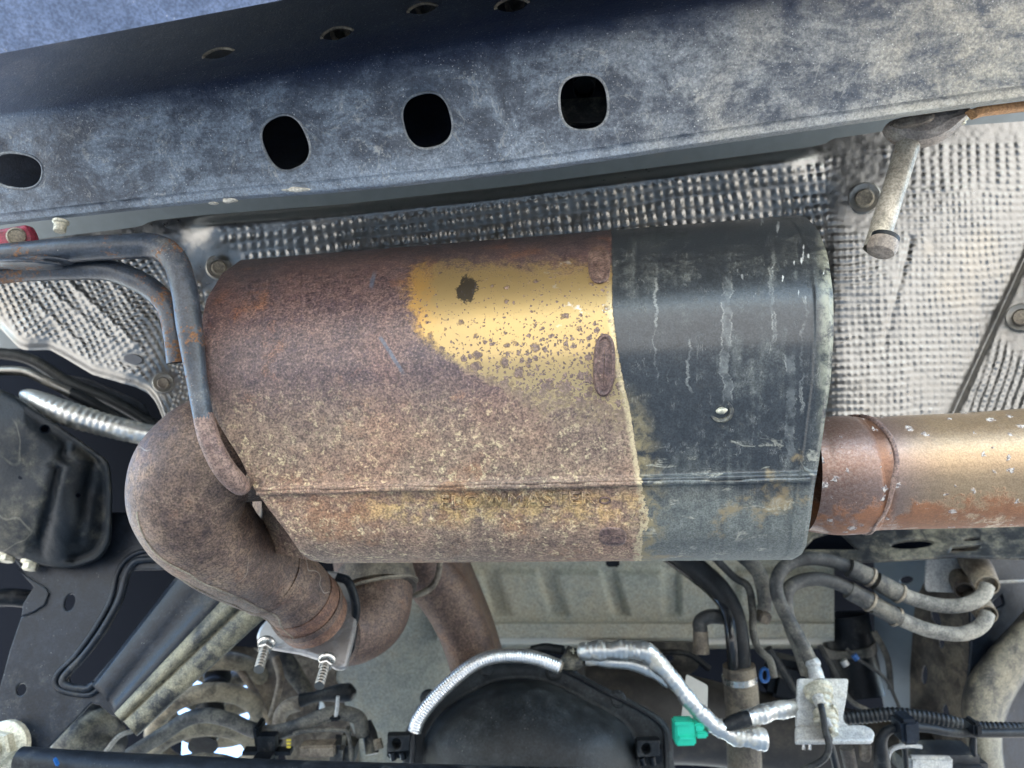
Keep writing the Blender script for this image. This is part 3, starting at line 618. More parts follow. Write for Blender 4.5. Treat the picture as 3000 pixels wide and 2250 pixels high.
# ================================================================== heat shield
ST = np.array([(-400,780),(0,716),(95,703),(401,665),(418,660),(434,652),(458,645),(600,630),(1000,599),(1500,545),(2000,480),(2384,429),(2420,420),(2438,407),(2592,384),(3000,355),(3400,322)], float)
SB = np.array([(-400,800),(-100,915),(0,962),(54,1019),(72,1026),(100,1026),(145,1025),(181,1044),(271,1098),(398,1134),(434,1152),(457,1179),(470,1207),(500,1300),(2400,1300),(3400,1300)], float)
hn = hash_noise(11); hn2 = hash_noise(12)
def segdist(x, y, x0, y0, x1, y1):
    L2 = (x1-x0)**2+(y1-y0)**2; t = np.clip(((x-x0)*(x1-x0)+(y-y0)*(y1-y0))/L2, 0, 1)
    return np.hypot(x-x0-t*(x1-x0), y-y0-t*(y1-y0)), t
def shield_d(x, y, s, sb):
    d = .790-.03*x/3000
    d = d+.040*smoothstep(20, 330, s)*smoothstep(350, 700, x)*(1-smoothstep(2250, 2480, x))
    d = d-.012*smoothstep(0, 34, s)*(1-smoothstep(34, 120, s))*smoothstep(520,640,x)*(1-smoothstep(2300,2420,x))
    d = d+.02*smoothstep(2400, 3000, x)*smoothstep(400, 1200, y)
    d = d+.006*hn(x/260, y/210)+np.where(x > 2420, .0012, .0030)*hn2(x/90, y/80)
    cx = (x-2790)*(740-1215)-(y-1215)*(3010-2790)        # fold at the right: beyond it the sheet comes forward
    fd = -cx/524.
    d = d-.00016*np.clip(fd, 0, 400)+.004*np.exp(-(fd/9)**2)
    q, t = segdist(x, y, 2668, 700, 2588, 1020); d = d+.0024*np.exp(-(q/10)**2)*(1-t*.6)
    for (x0, y0, x1, y1, a) in ((120,830,330,1000,.0014),(190,815,400,1010,.0018),(60,850,240,1010,.0013),(300,800,420,930,.001)):
        q, t = segdist(x, y, x0, y0, x1, y1); d = d-a*np.exp(-(q/9)**2)
    e = smoothstep(0, 40, sb); d = d+.010*(1-e)**2*(x < 520)          # rolled lower left rim
    pads = np.zeros_like(x); 
    for (px, py, rx, ry) in ((2520,560,115,130),(560,720,95,105),(640,785,80,80),(478,1120,48,40),(388,1052,40,26),(2995,930,70,120)):
        pads = np.maximum(pads, 1-smoothstep(.75, 1.1, np.hypot((x-px)/rx, (y-py)/ry)))
    mask = smoothstep(34, 62, s)*smoothstep(26, 48, sb+(x > 520)*999)*(1-pads)*(1-.8*np.exp(-(fd/22)**2))
    th = np.where(x > 2420, math.radians(-2), math.radians(-7)); th = np.where(x < 560, math.radians(14), th)
    pa = np.where((x > 2420) & (y > 560), 19., np.where(x < 560, 22., 28.)); pb = np.where((x > 2420), 21., np.where(x < 560, 23., 31.))
    wx = x+12*hn2(x/120, y/120)+3*hn(x/30, y/30); wy = y+12*hn2(x/130+9, y/110)+3*hn(x/33+20, y/31)
    a = (wx*np.cos(th)+wy*np.sin(th))/pa; b = (-wx*np.sin(th)+wy*np.cos(th))/pb
    h = (.5+.5*np.cos(2*np.pi*a))*(.5+.5*np.cos(2*np.pi*b)); hd = (.5+.5*np.cos(np.pi*(a+b)*1.75))*(.5+.5*np.cos(np.pi*(a-b)*1.75)); h = np.where(x < 560, hd, h)
    hr = .5+.5*np.cos(2*np.pi*b); h = np.where((x > 2420) & (y > 540), .75*h**1.3+.30*hr+.25*hn2(x/9, y/9), h)
    a2 = (wx*.94+wy*.28)/22; h2 = (.5+.5*np.cos(2*np.pi*a2))*(.75+.25*np.cos(2*np.pi*wy/17)); h = np.where(fd > 0, h2, h)
    amp = np.where(x > 2420, .0011, np.where(x < 560, .0016, .0022))*np.clip(1+.8*hn(x/80+7, y/80)+.9*hn2(x/26+3, y/29), .1, 2)
    return d-amp*(np.clip(h, 0, None)**.8)*mask-.0005*hn2(x/14, y/14)
xs = np.arange(-340, 3340, 4.2); nv = 220
tp = np.interp(xs, ST[:,0], ST[:,1]); bt = np.interp(xs, SB[:,0], SB[:,1])
k = np.array([1,2,3,2,1])/9.; tp = np.convolve(np.pad(tp, 2, 'edge'), k, 'valid'); bt = np.convolve(np.pad(bt, 2, 'edge'), k, 'valid')
fr = np.linspace(0, 1, nv)
X = np.repeat(xs[:, None], nv, 1); Y = tp[:, None]+(bt-tp)[:, None]*fr[None]
Dp = shield_d(X, Y, Y-tp[:, None], bt[:, None]-Y)
hs = thing('heat_shield', 'dimpled aluminium heat shield spread behind the muffler', 'heat shield', (1500, 700, .79))
sh = grid('shield_sheet', PP(X, Y, Dp), M['shield'], hs)
def shd(x, y):
    t = float(np.interp(x, xs, tp)); b = float(np.interp(x, xs, bt)); return float(shield_d(np.array([x*1.]), np.array([y*1.]), np.array([y-t]), np.array([b-y]))[0])
M['clip'] = mat_metal('dull_clip_steel', (.42, .40, .36), .45, .35)
for (x, y, r) in ((2533,580,26),(641,783,21),(478,1122,17),(2993,930,24)):
    d = shd(x, y)-.0045; rr = r*d/F
    c = lathe('retaining_bolt', P(x, y, d), -ray(x, y)+U_*.15, [(rr*1.75,-.006),(rr*1.75,.0005),(rr*1.6,.0022),(rr*1.3,.0012),(rr*1.05,.0008)], M['clip'], hs)
    lathe('bolt_head', P(x, y+3, d), -ray(x, y)+U_*.15, [(rr*1.05,-.002),(rr*.95,.007),(rr*.85,.009),(rr*.6,.0085),(0,.0085)], M['tan'], c, 18)
plate('shield_opening', ellipse(389, 1052, 28, 15, 10), shd(389, 1052)-.0032, .002, mat_plain('grey_plug', (.10, .105, .115), .6), hs, bevel=.0006)

# ================================================================== muffler
ML = [(0,705),(.04,651),(.12,606),(.22,585),(.305,585),(.41,592),(.49,619),(.565,655),(.655,705),(.755,746),(.82,787),(.885,832),(.965,881),(.99,909),(1.,960)]
MR = [(0,2330),(.007,2362),(.05,2398),(.105,2420),(.14,2428),(.235,2441),(.345,2443),(.48,2434),(.605,2416),(.725,2398),(.79,2386),(.88,2375),(.96,2362),(.985,2348),(1.,2320)]
MP = [(0,.145),(.015,.106),(.05,.068),(.10,.039),(.16,.018),(.24,.005),(.34,-.001),(.40,-.002),(.5,.0),(.62,.005),(.72,.010),(.742,.0105),(.748,.0085),(.753,.0070),(.760,.0072),(.767,.0095),(.775,.0118),(.85,.017),(.92,.024),(.97,.036),(.99,.048),(1.,.065)]
mp = cr(MP, 5)
mlc, mrc = np.array(ML), np.array(MR)
mdn = hash_noise(21)
def mtop(x): return 762-(x-700)*(132/1640)
def mbot(x): return 1651-(x-900)*.0075
def mpoint(a, t):
    """a 0..1 along the shell, t 0..1 down the side facing the ground -> x, y, d"""
    l = np.interp(t, mlc[:,0], mlc[:,1]); r = np.interp(t, mrc[:,0], mrc[:,1]); x = l+(r-l)*a
    y = mtop(x)+(mbot(x)-mtop(x))*t; d = .572-.038*(x-600)/1840+np.interp(t, mp[:,0], mp[:,1])
    d = d+.05*np.clip(.012-a, 0, 1)**2*900*.02
    rim = smoothstep(.968, .974, a)*(1-smoothstep(.992, 1.0, a)); d = d-.0014*rim+.0006*np.exp(-((a-.966)/.004)**2)
    riml = smoothstep(.030, .022, a)*1.; d = d-.0008*(1-smoothstep(.010, .028, a))*smoothstep(0, .008, a)
    d = d+.0012*mdn(x/260, y/200)
    return x, y, d
def mworld(x, y, off=0.):
    """point on the muffler shell under pixel-like shell coordinates"""
    t = (y-mtop(x))/(mbot(x)-mtop(x)); l = np.interp(t, mlc[:,0], mlc[:,1]); r = np.interp(t, mrc[:,0], mrc[:,1])
    xx, yy, d = mpoint((x-l)/(r-l), t); return PP(np.asarray(xx, float), np.asarray(yy, float), np.asarray(d-off, float))
av = np.concatenate([np.linspace(0,.03,8), np.linspace(.04,.955,120), np.linspace(.96,1,22)])
tv = np.concatenate([np.linspace(0,.1,16), np.linspace(.11,.735,60), np.linspace(.74,.78,17), np.linspace(.79,1,26)])
A, T = np.meshgrid(av, tv, indexing='ij'); X, Y, Dp = mpoint(A, T); front = PP(X, Y, Dp); uvf = np.stack([X/1000, Y/1000], -1)
bk = [(.95,.115),(.80,.150),(.5,.172),(.25,.175),(.08,.165)]
B = []; ub = []
for (yf, dd) in bk:
    x = 740+(2300-740)*av; y = mtop(x)+(mbot(x)-mtop(x))*yf; B.append(PP(x, y, .572-.038*(x-600)/1840+dd)); ub.append(np.stack([x/1000, y/1000], -1))
allp = np.concatenate([front, np.stack(B, 1)], 1); uva = np.concatenate([uvf, np.stack(ub, 1)], 1)
cl, crr = allp[0].mean(0), allp[-1].mean(0); axm = (crr-cl)/np.linalg.norm(crr-cl)
caps_l = [cl+(allp[0]-cl)*q+axm*o for q, o in ((.02,.012),(.80,.012),(.93,.008),(.985,.002))]
caps_r = [crr+(allp[-1]-crr)*q-axm*o for q, o in ((.985,.002),(.93,.008),(.80,.012),(.02,.012))]
allp = np.concatenate([np.array(caps_l), allp, np.array(caps_r)], 0); uva = np.concatenate([uva[:1].repeat(4, 0), uva, uva[-1:].repeat(4, 0)], 0)
mf_ = thing('muffler', 'rust brown oval muffler with gold patch and black painted right end', 'muffler', (1500, 1150, .62))
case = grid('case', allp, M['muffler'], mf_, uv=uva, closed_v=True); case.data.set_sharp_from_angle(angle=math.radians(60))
# rolled seam lip along the case, set just proud of the groove
sx = np.linspace(752, 2372, 90); pn = hash_noise(5)
ctr = np.array([mworld(x, mtop(x)+(mbot(x)-mtop(x))*.7665+5*float(pn(np.array(x/60.), np.array(.5))), .0005) for x in sx]).reshape(-1, 3)
sm = tube3('seam', ctr, .0021, M['muffler'], mf_, seg=10, caps=True, jit=.12)
l = sm.data.uv_layers[0]; nvv = len(sm.data.vertices); co_ = [0]*nvv
for p in sm.data.polygons:
    for li in p.loop_indices:
        w_ = sm.data.vertices[sm.data.loops[li].vertex_index].co+wloc(mf_)-CAM; z = w_.dot(D_)
        l.data[li].uv = ((1500+F*w_.dot(R_)/z)/1000, (1125-F*w_.dot(U_)/z)/1000)
# raised oblong crimp pads along the paint edge
def pad(cx, cy, rx, ry, rot, h, mat, name):
    rows = []; c, s = math.cos(math.radians(rot)), math.sin(math.radians(rot))
    for q, o in ((1.06,-.0006),(1.,.0004),(.9,h),(.72,h*.75),(.62,h*.25),(.5,h*.3),(.02,h*.5)):
        r = []
        for k in range(28):
            t = 2*math.pi*k/28; ca, sa = math.cos(t), math.sin(t)
            ex = rx*math.copysign(abs(ca)**.9, ca); ey = ry*math.copysign(abs(sa)**.7, sa)
            ex, ey = (ex-rx*(1-q), ey-ry*(1-q)) if 0 else (ex*(1-(1-q)*1.0), math.copysign(max(abs(ey)-rx*(1-q), 0), ey))
            x = cx+c*ex-s*ey; y = cy+s*ex+c*ey; r.append(mworld(x, y, o).reshape(3))
        rows.append(r)
    return grid(name, np.array(rows), mat, mf_, closed_v=True)
M['crimp'] = mat_rustpipe('rusted_crimp', tint=(.9, .85, .95), veins=False)
pad(1755,775,32,56,-3,.0034,M['crimp'],'crimp_pad'); pad(1770,1070,32,92,2,.0036,M['crimp'],'crimp_pad')
pad(1795,1572,40,27,5,.0012,M['crimp'],'rust_scab')
# drain dimple
lathe('drain_hole', Vector(mworld(2112, 1203, -.0006).reshape(3)), -ray(2112, 1203), [(.0088,-.001),(.0080,.0012),(.0062,.0008),(.0050,-.0012),(0,-.0014)], M['blackdust'], mf_, 22)
tube3('drain_plug', [mworld(2098,1206,.0004).reshape(3), mworld(2108,1204,.001).reshape(3), mworld(2118,1203,.001).reshape(3), mworld(2130,1201,.0004).reshape(3)], [.001,.0024,.0026,.001], M['cream'], mf_, seg=10)
# embossed name
cu = bpy.data.curves.new('txt', 'FONT'); cu.body = 'FLOWMASTER'; cu.size = 1; cu.extrude = .01; cu.bevel_depth = .05; cu.bevel_resolution = 2; cu.fill_mode = 'NONE'; cu.space_character = 1.12; cu.offset = -.01
cu.extrude = 0
to = bpy.data.objects.new('txt', cu); COL.objects.link(to); bpy.context.view_layer.update(); dg = bpy.context.evaluated_depsgraph_get()
tm = bpy.data.meshes.new_from_object(to.evaluated_get(dg)); bpy.data.objects.remove(to)
co_ = np.empty(len(tm.vertices)*3); tm.vertices.foreach_get('co', co_); co_ = co_.reshape(-1, 3)
x0, x1 = co_[:,0].min(), co_[:,0].max(); y0, y1 = co_[:,1].min(), co_[:,1].max()
tx = 1288+(co_[:,0]-x0)/(x1-x0)*458; ty = 1492-(tx-1288)*.030-(co_[:,1]-y0)/(y1-y0)*43
wp = mworld(tx, ty, 0.)+np.array([tuple(-D_)])*(co_[:,2:3]/.05*.0022+.0002)
tm.vertices.foreach_set('co', wp.ravel()); tm.materials.clear(); tm.name = 'embossed_lettering'; tm.shade_smooth()
uvl = tm.uv_layers.new(name='UVMap') if not tm.uv_layers else tm.uv_layers[0]
vi = np.empty(len(tm.loops), int); tm.loops.foreach_get('vertex_index', vi); uvl.data.foreach_set('uv', np.stack([tx/1000, ty/1000], -1)[vi].ravel())
link('embossed_lettering', tm, M['muffler'], mf_)
rp = [mworld(1772+15*math.cos(k*math.pi/9), 1466+9*math.sin(k*math.pi/9), .0002).reshape(3) for k in range(19)]
tube3('embossed_mark', rp, .0008, M['crimp'], mf_, seg=8, caps=False)

# inlet elbow
EL = [(800,1300,.655,165),(700,1305,.64,166),(620,1332,.625,168),(566,1395,.618,172),(553,1459,.62,166),(569,1520,.628,154),(608,1562,.64,146),(662,1614,.66,132),(756,1672,.70,117),(840,1716,.73,108),(896,1775,.755,104)]
el = thing('inlet_pipe', 'fat rusty exhaust elbow curling round the left end of the muffler', 'exhaust pipe', (640, 1500, .64))
tube('elbow', EL, 165, M['rust'], el, n=10, seg=40, jit=.012)
tube('weld_bead', [(786,1686,.712,117),(796,1692,.715,117)], 117, M['rust'], el, n=2, seg=40, jit=.03)
tube('collar', [(872,1745,.742,105.5),(896,1775,.755,105.5),(912,1797,.7645,103),(920,1808,.769,102)], 104, M['rust_red'], el, n=6, seg=36, jit=.01)
tube('collar_band', [(893,1771,.7535,109),(902,1783,.7585,109)], 109, M['rust'], el, n=2, seg=36)
es = cr(EL, 14)[50:]; ec = PP(es[:,0], es[:,1], es[:,2]); er_ = es[:,3]*es[:,2]/F
et = np.gradient(ec, axis=0); et /= np.linalg.norm(et, axis=1)[:, None]; tc = np.array(CAM)-ec; tc -= et*(tc*et).sum(1)[:, None]; tc /= np.linalg.norm(tc, axis=1)[:, None]
sd = np.cross(et, tc); sd *= np.sign((sd*np.array(-U_-R_*.5)).sum(1))[:, None]
for ang, rb, k0 in ((48, .0009, 4), (70, .0006, 34)):
    ag = np.radians(ang+6*np.sin(np.linspace(0, 9, len(ec)))); pth = ec+er_[:, None]*(np.sin(ag)[:, None]*sd+np.cos(ag)[:, None]*tc)
    tube3('seam_bead', pth[k0:], rb, M['tan'], el, seg=8, jit=.5)
# flange and studs
fg = thing('pipe_flange', 'bare steel two bolt flange at the end of the rusty elbow', 'flange', (930, 1880, .79))
FP = [(750,1880,.775),(1040,1790,.80),(1000,1955,.765)]
hole = ellipse(985, 1822, 108, 100, -20)
plate('flange_plate', [(748,1868),(758,1838),(800,1790),(880,1700),(960,1668),(1025,1680),(1052,1750),(1040,1850),(1014,1955),(985,1958),(940,1930),(868,1908),(800,1898),(760,1888)], FP, .012, M['steel'], fg, rnd=14, bevel=.003)
nd = (P(757,1962,.735)-P(776,1892,.765)).normalized()
for k, (x, y, d, x2, y2, d2) in enumerate(((780,1886,.768,758,1962,.735),(958,1934,.768,935,2010,.735))):
    axb = (P(x2, y2, d2)-P(x, y, d)).normalized(); q = hexbolt('flange_nut', x, y, d, 21, M['zinc'], fg, axis=axb, flange=1.22, h=1.15)
    c = [P(x, y, d)+axb*s for s in np.linspace(0, (P(x2, y2, d2)-P(x, y, d)).length, 30)]
    tube3('threaded_stud', c, 13*d/F, M['thread'], fg, seg=14, mod=(.00035, lambda s, f: 1+.13*math.cos(s/.0040*2*math.pi)))
g2 = thing('clamp_bracket', 'dark rubber edged clamp half behind the bright flange', 'clamp', (1020, 1800, .81))
tube('clamp_loop', [(985,1690,.80,13),(1020,1705,.80,13),(1040,1760,.80,13),(1042,1800,.80,13),(1030,1840,.80,13)], 13, M['black'], g2, seg=12)
plate('clamp_leg', [(1028,1840),(1048,1838),(1036,1905),(1012,1956),(1004,1950)], .802, .006, M['black'], g2)

# tail pipe
TPp = [(2370,1392,.60,160),(2420,1392,.598,168),(2500,1388,.594,172),(2535,1386,.592,173)]
BOT_A = .0
tp_ = thing('tail_pipe', 'gold and purple heat tinted exhaust pipe leaving the muffler at right', 'exhaust pipe', (2700, 1380, .59))
xx = np.array([(2360,1390,.600,162),(2400,1392,.599,168),(2450,1392,.597,173),(2500,1390,.5955,172),(2525,1388,.595,168),(2560,1386,.594,165),(2700,1381,.590,166),(2850,1376,.586,168),(3000,1368,.582,171),(3300,1350,.574,176)])
po = tube('pipe', [tuple(q) for q in xx], 168, None, tp_, n=10, seg=48, caps=False)
# angle fraction that faces the ground side of the picture (image down)
me = po.data; cc = wloc(po); c0 = P(2700, 1381, .590); best = None
uvl = me.uv_layers[0]
for p in me.polygons:
    for li in p.loop_indices:
        wv = me.vertices[me.loops[li].vertex_index].co+cc
        if abs((wv-c0).dot(R_)) < .01:
            q = (wv-c0).dot(-U_)
            if best is None or q > best[0]: best = (q, uvl.data[li].uv[1])
BOT_A = best[1]
# keep that angle away from the wrap of the unwrapped strip
for d_ in uvl.data: d_.uv = (d_.uv[0], (d_.uv[1]-BOT_A+.5) % 1.0 if abs((d_.uv[1]-BOT_A+.5) % 1.0) > 1e-6 else 0.)
BOT_A = .5
me.materials.append(mat_tailpipe())
wb = hash_noise(9)
th = np.linspace(0, 2*math.pi, 160); cw = P(2522, 1388, .595); rW = 169.5*.595/F
rW -= .0009
ring = [cw+R_*(.0035*math.sin(2*t)+.004*math.sin(t)+.0006*math.sin(7*t))+U_*math.cos(t)*rW-D_*math.sin(t)*rW for t in th]
tube3('weld_bead', [tuple(q) for q in ring], .0021, M['crimp'], tp_, seg=10, caps=False, jit=.6)

# hanger rods at left
hg = thing('muffler_hanger', 'bent black hanger rods with rust beside the left end of the muffler', 'hanger', (480, 900, .59))
tube('upper_rod', [(-150,776,.585),(0,752,.585),(200,733,.583),(380,722,.58),(460,724,.578),(512,762,.574),(540,850,.570),(556,960,.566),(575,1100,.562,30),(590,1190,.557,29),(600,1238,.555,29)], 37, M['hanger'], hg, n=9, seg=20, jit=.015)
tube('rod_end', [(596,1215,.556,29.5),(600,1238,.555,30),(617,1295,.553,31),(655,1370,.556,32),(700,1420,.565,29),(718,1432,.572,17)], 30, M['crimp'], hg, n=9, seg=20, jit=.03)
tube('lower_rod', [(-150,832,.60),(0,800,.60),(150,790,.598),(300,790,.596),(380,812,.594),(450,852,.592),(494,905,.590),(512,980,.588),(522,1062,.588)], 32, M['hanger'], hg, n=9, seg=20, jit=.015, hollow=.01)
blob('weld_fillet', 90, 772, .578, 100, 16, .012, M['hanger'], hg, seed=3, rough=.5)
blob('weld_fillet', 728, 1408, .582, 14, 26, .01, M['rust'], hg, seed=8, rough=.5)
# ================================================================== background panels low in the picture
plate('wheelhouse_liner', [(-600,850),(900,850),(900,1880),(760,1900),(640,1890),(500,2000),(530,2160),(520,2420),(-600,2420)], [(0,1000,1.12),(900,1000,1.0),(0,2000,1.25)], .004, M['void'], None, label='wheelhouse panel coloured black for the deep shade at the left edge', cat='wheelhouse')  # near-black backing closes the gap to the sky and paints its shade
plate('underbody_panel', [(780,1500),(1500,1500),(2720,1500),(3200,1500),(3200,2500),(780,2500)], [(0,1600,1.45),(3000,1600,1.35),(1500,2200,1.6)], .004, M['void'], None, label='underbody coloured black for the deep shade behind the axle', cat='underbody')  # dark sheet added where only deep shade shows
# ribbed panel
xs2 = np.arange(1280, 2448, 6.); ys2 = np.concatenate([np.arange(1560, 1822, 5.), np.linspace(1822, 1900, 26)])
X, Y = np.meshgrid(xs2, ys2, indexing='ij'); d = np.full_like(X, 1.16)
for k, (c0, wd) in enumerate(((1428,34),(1597,36),(1778,30),(1965,32),(2140,32))):
    cx = c0+(Y-1660)*.30*(1 if k < 3 else .1); q = smoothstep(wd, wd*.45, np.abs(X-cx))*smoothstep(1655, 1690, Y)*(1-smoothstep(1790, 1812, Y)); d = d+.011*q
d = d+.012*smoothstep(1690, 1660, Y)-.012*smoothstep(1818, 1828, Y)+.004*np.exp(-((Y-1822)/3)**2)+.10*smoothstep(1868, 1890, Y)
pt = thing('ribbed_panel', 'dusty grey green floor panel with pressed ribs below the muffler', 'floor panel', (2000, 1750, 1.16))
grid('panel_sheet', PP(X, Y, d), M['tank'], pt)
pbox('panel_clip', 1795, 1648, 1.14, 38, 22, .012, M['black'], pt)
# smooth tank shell behind the pipes
tube('tank_shell', [(1215,1560,1.30),(1195,1800,1.29),(1165,2000,1.27),(1130,2300,1.25)], 215, M['tank'], None, n=10, seg=60, label='smooth grey green tank shell behind the front exhaust pipes', cat='tank')

# ================================================================== front exhaust pipes
fp = thing('front_pipe', 'dull rust front exhaust pipe with a clamp joining the flange', 'exhaust pipe', (1080, 1800, .86))
tube('pipe', [(985,1850,.83,100),(1035,1835,.85,108),(1080,1800,.87,112),(1100,1745,.885,108),(1090,1690,.90,104),(1075,1620,.92,100)], 105, M['rust_dark'], fp, n=9, seg=36)
tube('pipe_clamp', [(1102,1735,.886,119),(1100,1712,.892,119),(1095,1690,.90,118)], 118, M['tansteel'], fp, n=5, seg=36)
tube('clamp_rib', [(1103,1728,.888,124),(1102,1722,.889,124)], 124, M['tan'], fp, n=2, seg=36)
cp = thing('cross_pipe', 'brown crossover exhaust pipe with a heat guard going down to the axle', 'exhaust pipe', (1330, 1800, .98))
tube('pipe', [(1180,1560,.97,100),(1240,1660,.975,82),(1305,1745,.98,78),(1350,1830,.985,74),(1385,1930,.99,72),(1420,2080,1.0,72)], 75, M['rust_dark'], cp, n=9, seg=36)
tube('pipe_joint', [(1120,1560,.985,110),(1150,1640,.985,110),(1165,1690,.985,80)], 105, M['tansteel'], cp, n=6, seg=32)
tube('ring', [(1290,1640,.93,9),(1282,1690,.925,9),(1262,1722,.92,9),(1225,1742,.92,9),(1190,1745,.925,8)], 9, M['tan'], cp, seg=12)
rows = []
for (x, y, d, wd) in ((1300,1600,1.0,40),(1325,1650,1.0,52),(1360,1740,1.005,58),(1395,1830,1.01,58),(1425,1930,1.015,58),(1460,2080,1.02,58)):
    rows.append([P(x-wd, y+22, d-.018), P(x-wd+10, y+18, d-.03), P(x-wd*.2, y+8, d-.012), P(x+wd*.4, y-8, d+.03), P(x+wd*.8, y-20, d+.08)])
rr_ = np.array([[tuple(p) for p in r] for r in rows]); rs = cr(rr_.reshape(len(rows), -1), 6).reshape(-1, 5, 3)
grid('heat_guard', rs, M['rust_dark'], cp, thick=.002)

# ================================================================== stamped bracket at lower left
ub = thing('suspension_pod', 'dark stamped steel pod with pale cracks at the left edge', 'bracket', (150, 1450, .84))
PO = [(-260,1060),(0,1138),(62,1168),(232,1288),(322,1352),(330,1450),(326,1590),(296,1640),(215,1668),(150,1664),(60,1640),(-60,1605),(-260,1560)]
oc = np.array(rounded(PO, 22, 3)); ctr_ = np.array([60, 1400]); rings = []
pdn = hash_noise(31)
for q, dd in [(1.0,.10),(1.0,.012),(.985,.004)]+[(qq, -.016*(1-((qq-.02)/.95)**2)) for qq in np.linspace(.97, .02, 22)] if 1 else ((1.0,.10),(1.0,.012),(.985,.004),(.965,.0),(.86,-.005),(.70,-.010),(.5,-.014),(.25,-.016),(.02,-.016)):
    pq = ctr_+(oc-ctr_)*q; dep = .855+dd+.010*pdn(pq[:,0]/120, pq[:,1]/90)*(q < .96)+(.012*np.exp(-((pq[:,0]+.25*(pq[:,1]-1300)-190)/12)**2)+.008*np.exp(-((pq[:,0]+.2*(pq[:,1]-1300)-285)/9)**2)+.03*smoothstep(160, 330, pq[:,0]))*(q < .97)
    rings.append(PP(pq[:,0], pq[:,1], dep))
def mat_pod():
    m = Mat('cracked_pod_paint'); v = m.co(); n1 = m.noise(v, 9, 5, .6); n2 = m.noise(v, 60, 6, .65); n3 = m.noise(v, 420, 3)
    c = m.mx(n2, (.008, .011, .015), (.018, .023, .028)); dm = m.mr(m.add(m.mul(n1, .6), m.mul(n2, .4)), .46, .70); c = m.mx(m.mul(dm, .55), c, (.24, .22, .16))
    ln = m.noise(m.co('Object', (1., 1., 1.)), 5.5, 3, .45, .5); ve = m.mul(m.mr(m.ma('ABSOLUTE', m.ma('SUBTRACT', ln, .5)), .006, .002), m.mr(n1, .4, .55)); c = m.mx(m.mul(ve, .22), c, (.34, .32, .25))
    return m.done(m.grain(c, v, .75, 1.3), m.mf(dm, .5, .8), 0., m.bump(m.add(n2, n3), .4, .001), .28)
grid('pod_shell', np.array(rings), mat_pod(), ub, closed_v=True)
for (x, y, rx, ry, ro) in ((131,1257,11,15,-30),(229,1451,6,10,-15)):
    lathe('pod_hole', P(x, y, .826), -ray(x, y), [(rx*.82/F*1.25,-.012),(rx*.82/F*1.25,.0006),(rx*.82/F,.0006),(rx*.82/F*.95,-.010),(0,-.010)], M['void'], ub, 18)
for (x, y) in ((26,1622),(92,1646)): hexbolt('pod_bolt', x, y, .865, 20, M['cream'], ub, axis=-D_*.55-U_, flange=1.4, h=1.1)
PLB = [(50,1663,.875),(86,2250,.80),(515,1690,.87)]
lb = thing('stamped_bracket', 'black stamped steel bracket with a long slot at lower left', 'bracket', (250, 1900, .84))
slot = rounded([(383,1671),(513,1668),(518,1702),(268,1998),(250,2006),(206,2004),(200,1984),(316,1844),(362,1753)], 14)
plate('bracket_web', [(40,1640),(77,1685),(131,1721),(142,1735),(131,1771),(97,1794),(61,1807),(27,1907),(9,1975),(-90,2330),(30,2330),(86,2250),(250,2078),(267,2060),(290,2066),(325,2096),(340,2100),(560,1880),(640,1720),(600,1580),(480,1500),(330,1500),(200,1560)], PLB, .004, M['stamped'], lb,
      holes=[slot, ellipse(203,1765,15,25,18), ellipse(61,2020,14,18,20), ellipse(302,1825,5,4,0,12)], bevel=.0015)
# pressed rim round the slot
for dx, dd, r in ((0, -.006, 11), (26, -.003, 8)):
    rim = [(520,1640-dx),(430,1640-dx),(394-dx*.6,1650-dx*.6),(372-dx,1686-dx*.3),(352-dx,1758),(306-dx,1842),(250-dx,1920),(192-dx,1982),(196-dx*.7,2008+dx*.5),(256,2018+dx*.7),(280+dx*.4,2004+dx*.6)]
    w3 = [onplane(x, y, plane_of(PLB))+plane_of(PLB)[1]*(-dd*.3) for x, y in rim]; w3 = cr([tuple(q) for q in w3], 8)
    tube3('slot_rim', w3, r*.84/F, M['stamped'], lb, seg=12)
# folded side flange (channel)
LN = [((520,1690),(272,2008),.848),((530,1694),(280,2016),.842),((580,1714),(312,2046),.838),((600,1722),(318,2058),.8385),((630,1738),(328,2076),.831),((660,1752),(338,2092),.822),((692,1772),(352,2106),.812),((699,1778),(357,2110),.819),((706,1783),(362,2114),.819),((714,1789),(367,2118),.811),((760,1812),(396,2150),.806),((764,1816),(399,2154),.812),((764,1816),(399,2154),.86)]
rows = []
for k in np.linspace(-.15, 1, 26):
    r = []
    for i, ((x0, y0), (x1, y1), d) in enumerate(LN):
        r.append(P(x0+(x1-x0)*k, y0+(y1-y0)*k, d-.035*k+.0006*pdn(np.array(k*30), np.array(i*1.3))))
    rows.append(r)
rr_ = np.array([[tuple(p) for p in r] for r in rows]); 
grid('inner_flange', rr_[:, :6], M['stamped'], lb, thick=.003); grid('outer_flange', rr_[:, 5:], M['flange'], lb, thick=.003)
plate('side_ear', [(50,1665),(80,1690),(133,1722),(142,1738),(130,1772),(98,1793),(62,1806),(66,1770),(98,1720),(80,1700)], [(50,1663,.872),(86,2250,.797),(142,1735,.862)], .003, M['stamped'], lb)
bn = thing('axle_nut', 'large pale flanged nut on a stud in the lower left corner', 'nut', (20, 2190, .80))
hexbolt('nut', 14, 2186, .795, 50, M['cream'], bn, axis=-D_-R_*.1+U_*.25, flange=1.42, h=.8, stud=.45)
tube('thin_rod', [(300,2215,.90),(340,2165,.90),(362,2150,.90),(390,2142,.905)], 7, M['duston'], None, seg=10, label='thin pale bent rod beside the tip of the stamped bracket', cat='rod')
